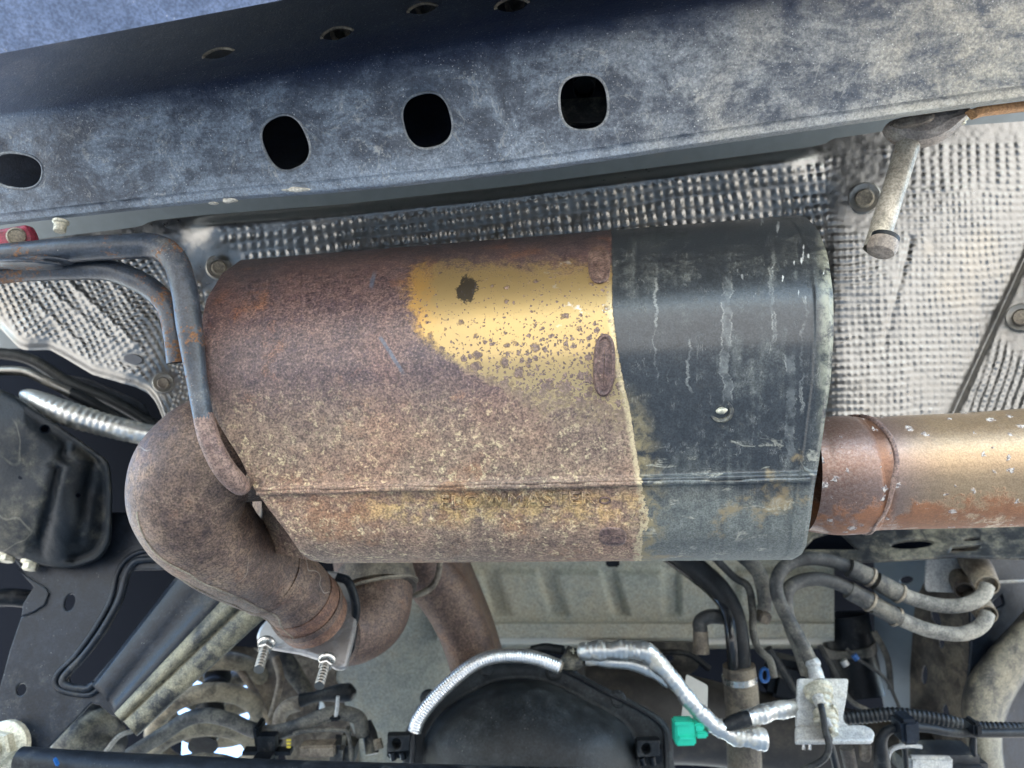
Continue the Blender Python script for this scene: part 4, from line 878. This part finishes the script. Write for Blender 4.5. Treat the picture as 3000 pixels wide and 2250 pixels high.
# lines in the black gap at left
t = thing('steel_line', 'bare steel line with a dark sleeve in the black gap at left', 'pipe', (150, 1110, .90))
tube('line', [(-100,1088,.90),(0,1086,.90),(70,1088,.90),(120,1108,.90),(210,1152,.905)], 14, M['thread'], t, seg=14)
tube('sleeve', [(205,1148,.905,15),(250,1170,.91,17),(310,1205,.92,17),(380,1240,.94,15)], 16, M['rubber'], t, seg=14)
tube('foil_conduit', [(62,1152,.885,8),(80,1160,.883,22),(120,1180,.88,32),(200,1212,.88,36),(290,1240,.885,34),(380,1263,.89,32),(480,1282,.90,30)], 32, M['foil'], None, n=10, seg=24, mod=(.0012, lambda s, f: 1+.035*math.cos(s/.0075*2*math.pi)*math.exp(-((f-.5)/.28)**2)), jit=.02, label='ridged aluminium foil conduit running behind the rusty elbow', cat='conduit')

# ================================================================== coil spring and what surrounds it
sp_ = thing('coil_spring', 'dusty coil spring at the bottom left with blue sky between its coils', 'spring', (590, 2240, 1.1))
a0, a1 = P(665, 1850, 1.27), P(560, 2350, 1.02); axs = (a1-a0).normalized(); u = axs.cross(D_).normalized(); v = axs.cross(u)
nT = 5.3; tt = np.linspace(0, nT*2*math.pi, 380); rC = 140*1.12/F
cs = [a0+(a1-a0)*(q/tt[-1])+(u*math.cos(q)+v*math.sin(q))*rC for q in tt]
tube3('coil', [tuple(q) for q in cs], 27*1.1/F, M['spring'], sp_, seg=14)
t = thing('bump_stop', 'black ribbed rubber bump stop standing inside the coil spring', 'bump stop', (590, 2140, 1.11))
tube3('stop', [tuple(a0+(a1-a0)*q) for q in np.linspace(-.1, .72, 30)], 38*1.1/F, M['rubber'], t, seg=20, mod=(.001, lambda s, f: 1+.12*math.cos(s/.02*2*math.pi)))
t = thing('spring_hose', 'long dusty rubber hose draped across the coil spring', 'hose', (640, 2110, .96))
tube('hose', [(340,2240,.97),(400,2200,.97),(480,2150,.965),(545,2108,.96),(610,2096,.955),(680,2112,.95),(740,2138,.945),(800,2146,.94),(870,2128,.935),(950,2096,.93),(1000,2088,.93),(1050,2104,.935),(1062,2150,.94)], 21, M['hosed'], t, n=9, seg=16)
pbox('hose_tie', 762, 2146, .938, 16, 62, .03, M['black'], t, rot=-8)
tb = thing('spring_tower', 'tan dusted steel spring tower bracket left of the tank shell', 'bracket', (900, 2050, 1.15))
plate('tower_web', [(655,1890),(720,1850),(1010,1800),(1052,1960),(1058,2100),(1045,2300),(870,2300),(800,2130),(760,2060),(700,1960)], [(700,1900,1.19),(1050,1900,1.2),(900,2200,1.14)], .005, M['tan'], tb, holes=[ellipse(994,1982,10,22,2), ellipse(938,2076,13,20,10)], rnd=20)
tube('tower_edge', [(640,1890,1.16,12),(690,1945,1.15,11),(735,2010,1.14,10),(770,2070,1.13,10),(795,2130,1.12,10)], 10, M['tan'], tb, seg=12)
tube('tower_arm', [(760,1870,1.13,30),(830,1930,1.12,28),(880,2000,1.11,24),(905,2040,1.10,20)], 24, M['blackdust'], tb, seg=14)
tube('tower_rib', [(806,1925,1.10,11),(822,1985,1.09,11),(812,2040,1.085,10),(795,2100,1.08,10)], 11, M['tan'], tb, seg=12)
tube('shackle', [(880,2060,1.05,22),(845,2070,1.05,22),(822,2095,1.05,20),(812,2140,1.05,18)], 20, M['tan'], tb, seg=14)
t = thing('rubber_boot', 'smooth black rubber boot below the two flange studs', 'boot', (950, 2030, 1.02))
tube('boot', [(880,2052,1.02,20),(920,2042,1.02,16),(960,2034,1.02,20),(1000,2030,1.02,26),(1028,2028,1.02,24),(1044,2026,1.02,6)], 22, M['rubber'], t, n=8, seg=20)
t = thing('sensor_box', 'black sensor box with a small yellow label above the bottom bar', 'sensor', (790, 2200, .92))
pbox('box_body', 785, 2200, .92, 140, 100, .05, M['black'], t, bevel=.018)
for k in range(3): pbox('label_print', 846, 2168+k*10, .890, 14-k, 5, .002, M['yellow'], t, bevel=.0003)
pbox('box_arm', 935, 2192, .93, 104, 34, .02, M['tan'], t, rot=-2, bevel=.002)
tube('box_pipe', [(860,2150,.92,6),(900,2140,.92,6),(990,2138,.92,6),(1020,2150,.92,6),(1030,2230,.92,6)], 6, M['hosed'], t, seg=10)
pbox('plug_tower', 1010, 2195, .94, 70, 110, .05, M['blackdust'], t, rot=6, bevel=.012)
t = thing('cable_tie', 'grey cable tie with an upright tail on the spring hose', 'cable tie', (985, 2075, .915))
tube('tail', [(990,2040,.915,5),(988,2070,.915,6),(984,2100,.915,6)], 6, M['bracket'], t, seg=8); pbox('head', 982, 2104, .915, 30, 12, .01, M['black'], t)
t = thing('fuel_valve', 'small tan and black hose fitting between sensor box and differential', 'fitting', (1090, 2180, .95))
tube('fitting_body', [(1070,2120,.97,20),(1085,2160,.96,22),(1090,2210,.95,20)], 20, M['blackdust'], t, seg=14); tube('fitting_nut', [(1105,2165,.945,13),(1112,2195,.94,13)], 13, M['tan'], t, seg=6)

# ================================================================== axle: differential, bar, sleeves
df = thing('differential', 'rounded black differential cover with a bolted rim at bottom centre', 'differential', (1560, 2200, .95))
OU = [(1186,2180),(1196,2125),(1232,2058),(1290,2005),(1352,1964),(1420,1938),(1500,1927),(1570,1927),(1640,1945),(1700,1974),(1770,2012),(1840,2046),(1900,2078),(1945,2110),(1966,2150),(1972,2220),(1965,2420),(1560,2560),(1200,2420)]
IN = [(1240,2200),(1252,2140),(1292,2085),(1340,2050),(1392,2022),(1440,1998),(1500,1988),(1550,1987),(1600,1996),(1650,2016),(1712,2048),(1770,2078),(1822,2110),(1850,2145),(1866,2190),(1872,2250),(1860,2400),(1560,2480),(1260,2400)]
o1, i1 = cr(OU, 5, True), cr(IN, 5, True); ctr_ = np.array([1555, 2260]); rings = []
dfn = hash_noise(44)
for (a, b, q, dd) in ((1,0,1.0,.10),(1,0,1.0,.006),(1,0,.992,.0),(.85,.15,1,-.001),(.5,.5,1,-.001),(.15,.85,1,-.001),(0,1,1.,.001),(0,1,.985,-.006),(0,1,.95,-.020),(0,1,.86,-.036),(0,1,.70,-.052),(0,1,.45,-.064),(0,1,.2,-.068),(0,1,.02,-.068)):
    pq = o1*a+i1*b; pq = ctr_+(pq-ctr_)*q; rings.append(PP(pq[:,0], pq[:,1], .93+dd-.05*(pq[:,1]-1930)/400+.003*dfn(pq[:,0]/90, pq[:,1]/90)))
M['diff'] = dirty('matt_black_casting', (.011, .014, .016), (.062, .070, .073), .38, .5, speck=.15, bump=.25, sc_=.7, spec=.3)
M['diffdark'] = dirty('greasy_axle_steel', (.016, .014, .012), (.09, .075, .055), .35, .6, speck=0)
grid('cover', np.array(rings), M['diff'], df, closed_v=True)
for (x, y) in ((1428,1962),(1622,1968),(1808,2048),(1256,2046)):
    hexbolt('cover_bolt', x, y, .93-.05*(y-1930)/400, 20, M['diff'], df, flange=1.3, h=.5)
tube('rim_line', [(1640,1958,.923),(1760,2022,.913),(1880,2084,.905),(1938,2130,.90),(1948,2180,.893),(1950,2300,.88)], 5, M['black'], df, seg=8)
for (x, y) in ((1168,2180),(1900,2195)):
    t = thing('clip_block', 'black clip block with a round hole %s the differential cover' % ('left of' if x < 1500 else 'on the right rim of'), 'clip', (x, y, .87), 'clip blocks on the differential')
    plate('block_face', [(x-34,y-24),(x+34,y-26),(x+34,y+22),(x-34,y+26)], .868, .012, M['rubber'], t, holes=[ellipse(x-7,y,13,16)], bevel=.002)
    pbox('block_base', x+2, y+2, .893, 62, 48, .03, M['black'], t)
    tube('block_foot', [(x-20,y+24,.872),(x-14,y+46,.872)], 9, M['black'], t, seg=10); tube('block_foot', [(x+10,y+22,.872),(x+14,y+44,.872)], 9, M['black'], t, seg=10)
t = tube('axle_tube', [(1700,2080,1.14,165),(1900,2090,1.14,140),(2100,2120,1.14,115),(2500,2190,1.14,105),(3100,2280,1.14,105)], 120, M['diffdark'], None, n=6, seg=40, label='dark brown axle tube right of the differential cover', cat='axle')
t = thing('track_bar', 'black bar crossing the very bottom of the picture', 'bar', (900, 2260, .72))
tube('bar', [(60,2225,.74,36),(170,2240,.735,42),(320,2260,.73,52),(800,2282,.715,52),(1300,2296,.70,52),(1750,2310,.69,52),(2000,2330,.68,50)], 52, M['black'], t, n=8, seg=28)
pbox('bar_tab', 165, 2232, .715, 10, 26, .004, M['bluep'], t, rot=-25, bevel=.001)

hz = thing('braided_hose', 'silver braided hose arching over the differential cover', 'hose', (1400, 2000, .885))
tube('sleeve', [(1214,2142,.875),(1226,2108,.877),(1262,2058,.88),(1330,1990,.885),(1390,1945,.888),(1445,1925,.89),(1510,1921,.89),(1575,1930,.888),(1640,1954,.885)], 20, M['braid'], hz, n=10, seg=18, mod=(.0006, lambda s, f: 1+.045*math.cos(s/.0031*2*math.pi)))
tube('breather_line', [(1212,2135,.876),(1210,2170,.87),(1208,2240,.86)], 8, M['black'], hz, seg=10)
tube('cut_end', [(1636,1952,.885),(1646,1956,.885)], 15, M['tan'], hz, n=2, seg=12)
t = thing('harness_bracket', 'small dark bracket with a pale plug above the differential rim', 'bracket', (1680, 1925, .91))
blob('bracket_body', 1678, 1930, .915, 36, 34, .02, M['blackdust'], t, seed=5, rough=.35); pbox('plug', 1679, 1906, .90, 18, 14, .012, M['cream'], t, bevel=.003)
tube('bracket_arm', [(1560,1905,.95),(1600,1898,.94),(1650,1905,.93)], 14, M['rubber'], t, seg=10)
fo = thing('foil_harness', 'foil wrapped wiring harness running down from the bracket to the green plug', 'wiring harness', (1900, 1980, .88))
crk = lambda s, f: 1+.05*math.cos(s/.024*2*math.pi)+.03*math.cos(s/.0061*2*math.pi+2)
tube('upper_wrap', [(1704,1912,.90,20),(1722,1908,.895,29),(1780,1905,.89,27),(1850,1905,.885,27),(1895,1912,.88,28),(1925,1940,.878,27),(1975,1995,.875,24),(2030,2065,.87,24),(2080,2115,.865,25),(2118,2140,.862,24)], 26, M['foil'], fo, n=9, seg=18, mod=(.0015, crk), jit=.07)
tube('lower_wrap', [(1716,1934,.905,16),(1790,1940,.90,16),(1860,1950,.895,17),(1910,1970,.89,16),(1960,2004,.885,14)], 16, M['foil'], fo, n=9, seg=14, mod=(.0015, crk), jit=.14)
tube('loose_end', [(2100,2125,.868,24),(2130,2148,.864,24),(2170,2160,.862,25),(2215,2164,.86,30),(2243,2166,.86,31)], 25, M['foil'], fo, n=8, seg=14, mod=(.0015, crk), jit=.12)
f2 = thing('foil_branch', 'short foil wrapped branch with a black sleeve behind the grey bracket', 'wiring harness', (2260, 2090, .88))
tube('wrap', [(2180,2106,.865),(2230,2092,.87),(2290,2078,.875),(2345,2072,.885)], 25, M['foil'], f2, n=9, seg=16, mod=(.0015, crk), jit=.08)
tube('sleeve', [(2122,2126,.862,16),(2140,2120,.862,21),(2170,2110,.862,23),(2194,2104,.863,23)], 22, M['rubber'], f2, seg=16)
for k in range(2): tube('wire', [(2066,2138+k*9,.865),(2090,2136+k*6,.862),(2115,2130,.86),(2132,2122,.86)], 2.6, M['wire'] if k else M['duston'], f2, seg=8)
gp = thing('green_plug', 'bright green plastic wiring plug beside the differential cover', 'plug', (2020, 2140, .865))
pbox('plug_body', 2003, 2141, .868, 60, 66, .022, M['green'], gp, rot=-2, tilt=0, bevel=.002)
pbox('plug_step', 2043, 2124, .866, 30, 26, .018, M['green'], gp, rot=-2, bevel=.002)
pbox('plug_step', 2052, 2146, .864, 36, 20, .016, M['green'], gp, rot=-2, bevel=.002); pbox('plug_rib', 2000, 2120, .856, 50, 10, .004, M['green'], gp, bevel=.001)
pbox('plug_rib', 2010, 2162, .856, 44, 12, .004, M['green'], gp, bevel=.001)

# ================================================================== filler neck, lines and hoses at right
nk = thing('filler_neck', 'dusty brown filler tube with a bright band and black hoses entering it', 'filler tube', (2170, 2100, .97))
tube('neck', [(2165,1950,.96,46),(2168,1985,.96,48),(2175,2080,.96,49),(2185,2330,.95,49)], 48, M['tansteel'], nk, n=6, seg=28, hollow=.03)
tube('band', [(2166,1978,.96,50),(2168,1996,.96,50)], 50, M['zinc'], nk, n=2, seg=28)
tube('black_hose', [(1960,1600,1.05,34),(2040,1665,1.03,33),(2110,1730,1.0,32),(2150,1800,.98,30),(2166,1880,.965,29),(2172,1970,.96,29)], 30, M['rubber'], nk, n=9, seg=20)
tube('shiny_hose', [(1930,1610,1.06,20),(2040,1690,1.03,20),(2100,1745,1.0,19),(2132,1800,.975,18),(2143,1880,.955,17),(2150,1970,.952,17)], 18, mat_plain('glossy_black_hose', (.012, .013, .015), .16), nk, n=9, seg=16)
tube('thin_hose', [(2080,1620,1.02),(2150,1690,1.01),(2192,1720,1.0),(2205,1790,.985),(2206,1850,.97),(2222,1900,.96),(2255,1935,.95),(2268,1985,.945)], 11, M['hosed'], nk, n=9, seg=14)
tube('clamped_hose', [(2150,1610,1.0,20),(2215,1665,.99,22),(2236,1720,.985,22),(2240,1768,.98,20),(2238,1784,.98,22)], 21, M['hosed'], nk, n=9, seg=16)
pbox('hose_clamp', 2236, 1806, .985, 34, 32, .02, M['tansteel'], nk, rot=20)
tube('elbow_hose', [(2125,1808,.99),(2080,1806,.99),(2052,1822,.99),(2052,1850,.985),(2054,1910,.98)], 21, M['hosed'], nk, n=8, seg=16)
tube('elbow_stub', [(2052,1850,.983,22),(2054,1915,.978,24)], 23, M['tan'], nk, n=3, seg=16)
tube('blue_ring', [(2240+12*math.cos(k*.7), 1978+19*math.sin(k*.7), .955) for k in range(10)], 5, M['bluep'], nk, seg=8)
wt = thing('paper_tag', 'pale rectangular tag hanging behind the foil harness', 'tag', (2040, 2050, .93))
plate('tag_sheet', [(2010,1974),(2074,2008),(2072,2080),(2066,2140),(1994,2118)], [(2010,1974,.94),(2074,2008,.93),(2030,2130,.92)], .0015, M['white'], wt, bevel=.0004, rnd=8)

for nm, pts, sl_, lab in (('upper', [(2392,1975,.90),(2362,1910,.905),(2330,1850,.915),(2292,1780,.93),(2274,1720,.94),(2286,1675,.945),(2322,1646,.95),(2380,1636,.95),(2440,1645,.95),(2500,1668,.95),(2560,1700,.95),(2630,1735,.948),(2700,1762,.945),(2780,1776,.94),(2840,1768,.935),(2880,1744,.935),(2892,1716,.94)], ((2488,1664,2546,1690),(2566,1702,2632,1738)), 'upper of the two dusty rubber hoses looping below the tail pipe'),
                ('lower', [(2366,1975,.91),(2345,1910,.915),(2318,1840,.925),(2304,1780,.935),(2308,1730,.94),(2340,1704,.945),(2395,1696,.945),(2450,1708,.945),(2510,1738,.943),(2570,1776,.94),(2640,1815,.937),(2720,1846,.933),(2800,1858,.93),(2850,1848,.93),(2882,1824,.93),(2892,1798,.935)], ((2486,1728,2546,1762),(2560,1772,2622,1806)), 'lower of the two dusty rubber hoses looping below the tail pipe')):
    h = thing('rubber_hose', lab, 'hose', (2600, 1750, .94), 'looping rubber hoses')
    tube('hose_dark', pts[:11], 20, M['hosed'], h, n=9, seg=18); tube('hose_pale', pts[10:], 21, M['duston'], h, n=9, seg=18)
    for (x0, y0, x1, y1) in sl_: 
        tube('sleeve', [(x0,y0,.945),(x1,y1,.943)], 27, M['hosed'], h, n=4, seg=18)
        tube('sleeve_lip', [(x1-1,y1-1,.943),(x1+6,y1+3,.943)], 30, M['tan'], h, n=2, seg=18)
ck = thing('hose_clip', 'dusty grey double hose clip under the frame at right', 'hose clip', (2870, 1680, .96))
tube('clip_barrel', [(2835,1620,1.02,40),(2868,1668,.98,38),(2893,1716,.945,33)], 36, M['tan'], ck, n=6, seg=24, hollow=.012)
tube('clip_barrel', [(2850,1750,1.0,34),(2872,1776,.96,32),(2892,1802,.938,30)], 32, M['tansteel'], ck, n=6, seg=24, hollow=.012)
tube('clip_barrel', [(2810,1690,1.01,30),(2825,1730,.985,28)], 29, M['tansteel'], ck, n=4, seg=20, hollow=.01)
plate('clip_plate', [(2716,1626),(2830,1624),(2852,1700),(2830,1738),(2716,1734),(2710,1715)], 1.01, .004, M['bracket'], ck, rnd=14)

cm2 = thing('lower_frame_member', 'dusty frame member with dark openings just below the tail pipe', 'frame member', (2700, 1590, 1.0))
plate('member_web', [(2330,1500),(3200,1480),(3200,1640),(2990,1634),(2900,1632),(2800,1628),(2560,1642),(2330,1650)], [(2400,1600,1.0),(3000,1600,.94),(2600,1500,1.03)], .005, M['blackdust'], cm2,
      holes=[[(2352,1608),(2385,1572),(2430,1558),(2462,1560),(2512,1608)], ellipse(2672,1593,62,13,-4), ellipse(2845,1578,24,5,-3,20), [(2782,1618),(2790,1602),(2870,1595),(2862,1610)]], bevel=.002)
plate('member_back', [(2330,1500),(3200,1480),(3200,1625),(2800,1622),(2330,1640)], [(2400,1600,1.07),(3000,1600,1.01),(2600,1500,1.10)], .004, M['void'], cm2)  # dark sheet added to paint the shade seen through the openings
tube('member_lip', [(2330,1640,.995),(2480,1634,.985),(2600,1634,.975),(2760,1624,.962),(3150,1632,.935)], 10, M['tansteel'], cm2, seg=12)
M['greywall'] = dirty('smooth_grey_body', (.20, .235, .255), (.25, .25, .22), .12, .45, speck=0, vary=.05, bump=.06)
plate('body_wall', [(2560,1560),(2720,1560),(2718,1760),(2690,1930),(2672,2080),(2590,2080),(2560,1900)], [(2450,1600,1.22),(2700,1600,1.12),(2500,2100,1.30)], .004, M['greywall'], None, holes=[ellipse(2655,1700,20,11,-12)], label='smooth blue grey body wall with one oval hole behind the hoses', cat='body panel')
fr_ = thing('frame_rail', 'brown dusted frame rail with a row of dark holes at the right edge', 'frame rail', (2800, 1950, 1.1))
plate('rail_web', [(2700,1600),(2860,1600),(2850,1900),(2842,2100),(2860,2400),(2690,2400),(2664,2120),(2664,1960),(2676,1800)], [(2700,1700,1.14),(2850,1700,1.04),(2750,2200,1.10)], .005, M['tansteel'], fr_,
      holes=[rounded([(2722,1790),(2748,1788),(2756,1830),(2740,1832),(2726,1815)], 6), ellipse(2756,1880,9,20,3), ellipse(2706,1978,10,28,3), ellipse(2767,2098,12,34,0), ellipse(2843,1812,4,15,12,16)], bevel=.002)
plate('rail_face', [(2840,1560),(3300,1560),(3300,2400),(2852,2400),(2832,2100),(2846,1900)], [(2850,1700,1.035),(3000,1700,1.06),(2850,2200,1.0)], .005, M['stamped'], fr_, holes=[[(2910,1762),(2936,1742),(2944,1770),(2918,1786)]], bevel=.002)
tube('rail_seam', [(2890,1708,1.03),(2950,1704,1.03),(3100,1698,1.04)], 5, M['bracket'], fr_, seg=8)
M['armdust'] = dirty('clay_dusted_arm', (.035, .035, .033), (.27, .24, .17), .55, .6, speck=.3)
ar = thing('control_arm', 'dust covered curved suspension arm at the right edge', 'suspension arm', (2900, 2050, .98))
rows = []
for (x, y, wd, d) in ((3120,1760,60,.99),(3040,1850,60,.985),(2960,1940,62,.98),(2905,2020,66,.975),(2882,2100,62,.97),(2884,2170,56,.965),(2896,2260,54,.96),(2905,2380,54,.955)):
    rows.append([P(x-wd*1.0, y-wd*.55, d+.05), P(x-wd*.9, y-wd*.5, d+.01), P(x-wd*.6, y-wd*.3, d-.006), P(x, y, d-.012), P(x+wd*.6, y+wd*.3, d-.006), P(x+wd*.85, y+wd*.45, d+.008), P(x+wd*.9, y+wd*.5, d+.05)])
rr_ = np.array([[tuple(p) for p in r] for r in rows]); rs = cr(rr_.reshape(len(rows), -1), 6).reshape(-1, 7, 3)
rs = np.stack([cr(r, 4) for r in rs]); grid('arm', rs, M['armdust'], ar, thick=.003)
tube('far_spring', [(3080,1960,1.06,60),(3010,2080,1.06,62),(2990,2200,1.06,64),(2990,2350,1.06,64)], 60, M['blackdust'], None, n=8, seg=24, mod=(.002, lambda s, f: 1+.10*math.cos(s/.03*2*math.pi)), label='dark ribbed rubber boot at the far right edge', cat='boot')

# bracket with brake line fittings
bk_ = thing('hose_bracket', 'pale grey cast bracket holding two hose fittings at lower right', 'bracket', (2420, 2090, .89))
BPL = [(2340,1990,.885),(2485,1988,.885),(2400,2130,.865)]
plate('bracket_plate', [(2337,1988),(2487,1988),(2482,2040),(2470,2104),(2478,2122),(2500,2130),(2332,2132),(2334,2060)], BPL, .005, M['bracket'], bk_, rnd=9, bevel=.0015)
plate('bracket_foot', [(2330,2126),(2480,2124),(2500,2122),(2530,2122),(2552,2132),(2564,2146),(2558,2170),(2330,2172)], [(2340,2126,.862),(2560,2126,.862),(2400,2172,.842)], .006, M['bracket'], bk_, rnd=8, bevel=.002)
for k, (x, y) in enumerate(((2396,2030),(2418,2098))):
    axb = (-D_+U_*-.7+R_*.05); d = .878-.016*k; s_ = 1-.18*k
    f_ = lathe('fitting', P(x, y-10, d), axb, [(.016*s_,-.002),(.016*s_,.004),(.0135*s_,.006),(.0135*s_,.011),(.010*s_,.012),(.0095*s_,.018),(.007*s_,.020),(.006*s_,.026),(0,.026)], M['cream'], bk_, 20)
    pts_ = [P(x+20+13*math.cos(q), y-4+26*math.sin(q), d-.008) for q in np.linspace(-1.5, 1.2, 14)]
    tube3('spring_clip', [tuple(q) for q in pts_], .0022, M['cream'], f_, seg=10); tube('clip_pin', [(x-34,y+14,d-.006),(x-12,y+8,d-.008)], 9, M['cream'], f_, seg=10)
    hexbolt('fitting_nut', x+2, y+16, d-.014, 17*s_, M['bracket'], f_, axis=axb, flange=1.05, h=1.2)
fe = tube('hose_ferrule', [(2376,1932,.90,18),(2382,1945,.898,22),(2385,1956,.896,18),(2388,1966,.894,20),(2394,1990,.89,22)], 20, M['bracket'], bk_, n=6, seg=20)
ln_ = thing('brake_line', 'thin black brake line curving down from the grey bracket', 'brake line', (2430, 2150, .85))
tube('line', [(2404,2064,.852),(2410,2090,.845),(2418,2140,.838),(2428,2185,.832),(2420,2215,.83),(2395,2236,.83),(2340,2262,.83)], 9.5, M['rubber'], ln_, n=9, seg=14)
tube('line', [(2420,2140,.842),(2436,2190,.85),(2455,2270,.86)], 11, M['rubber'], ln_, n=9, seg=14)
t = thing('bracket_pin', 'small bright pin below the grey bracket foot', 'pin', (2365, 2185, .86))
for dx in (-9, 9): tube('prong', [(2364+dx,2170,.862),(2363+dx,2196,.86)], 5, M['zinc'], t, seg=8)

cd = tube('corrugated_conduit', [(2470,2104,.93),(2540,2098,.925),(2610,2092,.92),(2690,2098,.915),(2770,2112,.91),(2860,2132,.905),(2960,2136,.90),(3120,2140,.90)], 19, M['rubber'], None, n=9, seg=16, mod=(.0009, lambda s, f: 1+.08*math.cos(s/.0052*2*math.pi)), label='corrugated black conduit above the smooth black cable', cat='conduit')
ca = thing('black_cable', 'smooth black cable running to the right edge under the conduit', 'cable', (2800, 2140, .88))
tube('cable', [(2590,2300,.875,24),(2583,2220,.875,22),(2582,2170,.875,17),(2602,2140,.875,14),(2650,2130,.875,13),(2720,2134,.875,12.5),(2790,2146,.875,12.5),(2880,2148,.875,12.5),(3000,2147,.875,13),(3120,2146,.875,13)], 13, M['rubber'], ca, n=9, seg=16)
pbox('cable_clip', 2652, 2132, .868, 52, 74, .03, M['stamped'], ca, rot=-4, bevel=.004)
pbox('cable_clip', 2850, 2128, .872, 24, 42, .024, M['black'], ca, rot=-3, bevel=.003)
tube('clip_stem', [(2852,2160,.876,8),(2850,2190,.876,11),(2856,2215,.876,6)], 9, M['black'], ca, seg=10)
cl_ = thing('caliper', 'dark brake caliper with a pale label plate at the bottom right', 'caliper', (2720, 2235, .90))
pbox('caliper_body', 2750, 2235, .94, 230, 90, .06, M['blackdust'], cl_, bevel=.01)
pbox('label_plate', 2724, 2236, .895, 128, 44, .01, M['bracket'], cl_, rot=1, bevel=.003)
tube('caliper_spring', [(2600,2262,.89,7),(2602,2215,.89,7),(2618,2192,.89,7),(2660,2184,.89,7),(2700,2188,.89,6)], 7, M['bracket'], cl_, seg=10)
tube('slide_pin', [(2650,2186,.892,9),(2655,2255,.892,8)], 9, M['rubber'], cl_, seg=12); tube('pin_cap', [(2535,2178,.89,16),(2535,2212,.89,16),(2535,2228,.89,11)], 14, M['tan'], cl_, seg=14)
tube('pin_cap', [(2480,2190,.90,20),(2495,2260,.90,18)], 19, M['tansteel'], cl_, seg=14)
t = thing('wiring_bundle', 'dark thin wires with a blue joint in the black gap at right', 'wiring', (2520, 1950, 1.05))
tube('wire', [(2480,1900,1.1),(2505,1925,1.09),(2550,1955,1.08),(2595,1990,1.07),(2625,2050,1.06),(2640,2090,1.05)], 5, M['hosed'], t, seg=8)
tube('wire', [(2400,1890,1.1),(2440,1960,1.08),(2490,2050,1.05),(2560,2090,1.03)], 8, M['hosed'], t, seg=8)
tube('joint', [(2500,1918,1.088),(2512,1932,1.086)], 9, M['bluep'], t, n=2, seg=10); tube('joint', [(2470,1935,1.088),(2480,1950,1.086)], 11, M['bracket'], t, n=2, seg=10)

# dim parts that fill the dark gaps
t = thing('spare_hose', 'dim black hose in the dark gap left of the foil conduit', 'hose', (150, 1020, 1.0))
tube('hose', [(-60,1030,1.0),(80,1050,1.0),(200,1120,1.0),(330,1175,1.0),(460,1250,1.0)], 17, M['rubber'], t, n=8, seg=14)
plate('inner_bracket', [(150,1090),(260,1110),(420,1180),(455,1260),(300,1230),(180,1160)], 1.04, .004, M['stamped'], None, holes=[ellipse(330,1190,16,9,25)], rnd=14, label='dim dark bracket with one hole under the heat shield corner', cat='bracket')
tube('shade_tube', [(-100,1760,.93),(20,1750,.94),(90,1756,.95),(160,1764,.96)], 26, M['black'], None, seg=18, label='black tube passing behind the left ear of the stamped bracket', cat='tube')
blob('mud_pocket', 265, 2150, .93, 95, 75, .03, M['blackdust'], None, seed=14, rough=.4, label='clay coated lump behind the notch of the stamped bracket', cat='mount')
t = thing('valve_block', 'dim dark valve block with lines in the black gap right of the filler tube', 'valve block', (2300, 2000, 1.12))
pbox('block', 2300, 1985, 1.15, 110, 120, .05, M['black'], t, rot=12, bevel=.01)
tube('block_line', [(2250,1900,1.08),(2290,1960,1.08),(2340,2040,1.07),(2400,2090,1.06)], 12, M['rubber'], t, seg=12); tube('block_line', [(2330,1880,1.12),(2360,1930,1.12),(2370,2000,1.11)], 10, M['hosed'], t, seg=12)
pbox('block_plug', 2288, 1968, 1.11, 34, 26, .02, M['hosed'], t, rot=25, bevel=.004)
t = thing('canister', 'dim black canister in the dark gap below the ribbed panel', 'canister', (2480, 1900, 1.2))
tube('canister_body', [(2470,1800,1.22),(2490,1900,1.21),(2520,2040,1.19)], 70, M['black'], t, n=6, seg=28); tube('canister_strap', [(2486,1880,1.21),(2492,1908,1.21)], 73, M['hosed'], t, n=2, seg=28)
tube('canister_pipe', [(2560,1850,1.15),(2600,1930,1.13),(2610,2020,1.11)], 9, M['hosed'], t, seg=10)
t = thing('shade_bracket', 'dim bracket with two lines in the gap between elbow hose and ribbed panel', 'bracket', (1950, 1940, 1.2))
plate('web', [(1850,1880),(2040,1880),(2050,1960),(1960,2010),(1880,1960)], 1.2, .004, M['hosed'], t, rnd=18, holes=[ellipse(1960,1930,14,10)])
tube('line', [(1800,1890,1.18),(1900,1910,1.17),(2010,1915,1.16),(2080,1960,1.15)], 9, M['rubber'], t, seg=10)
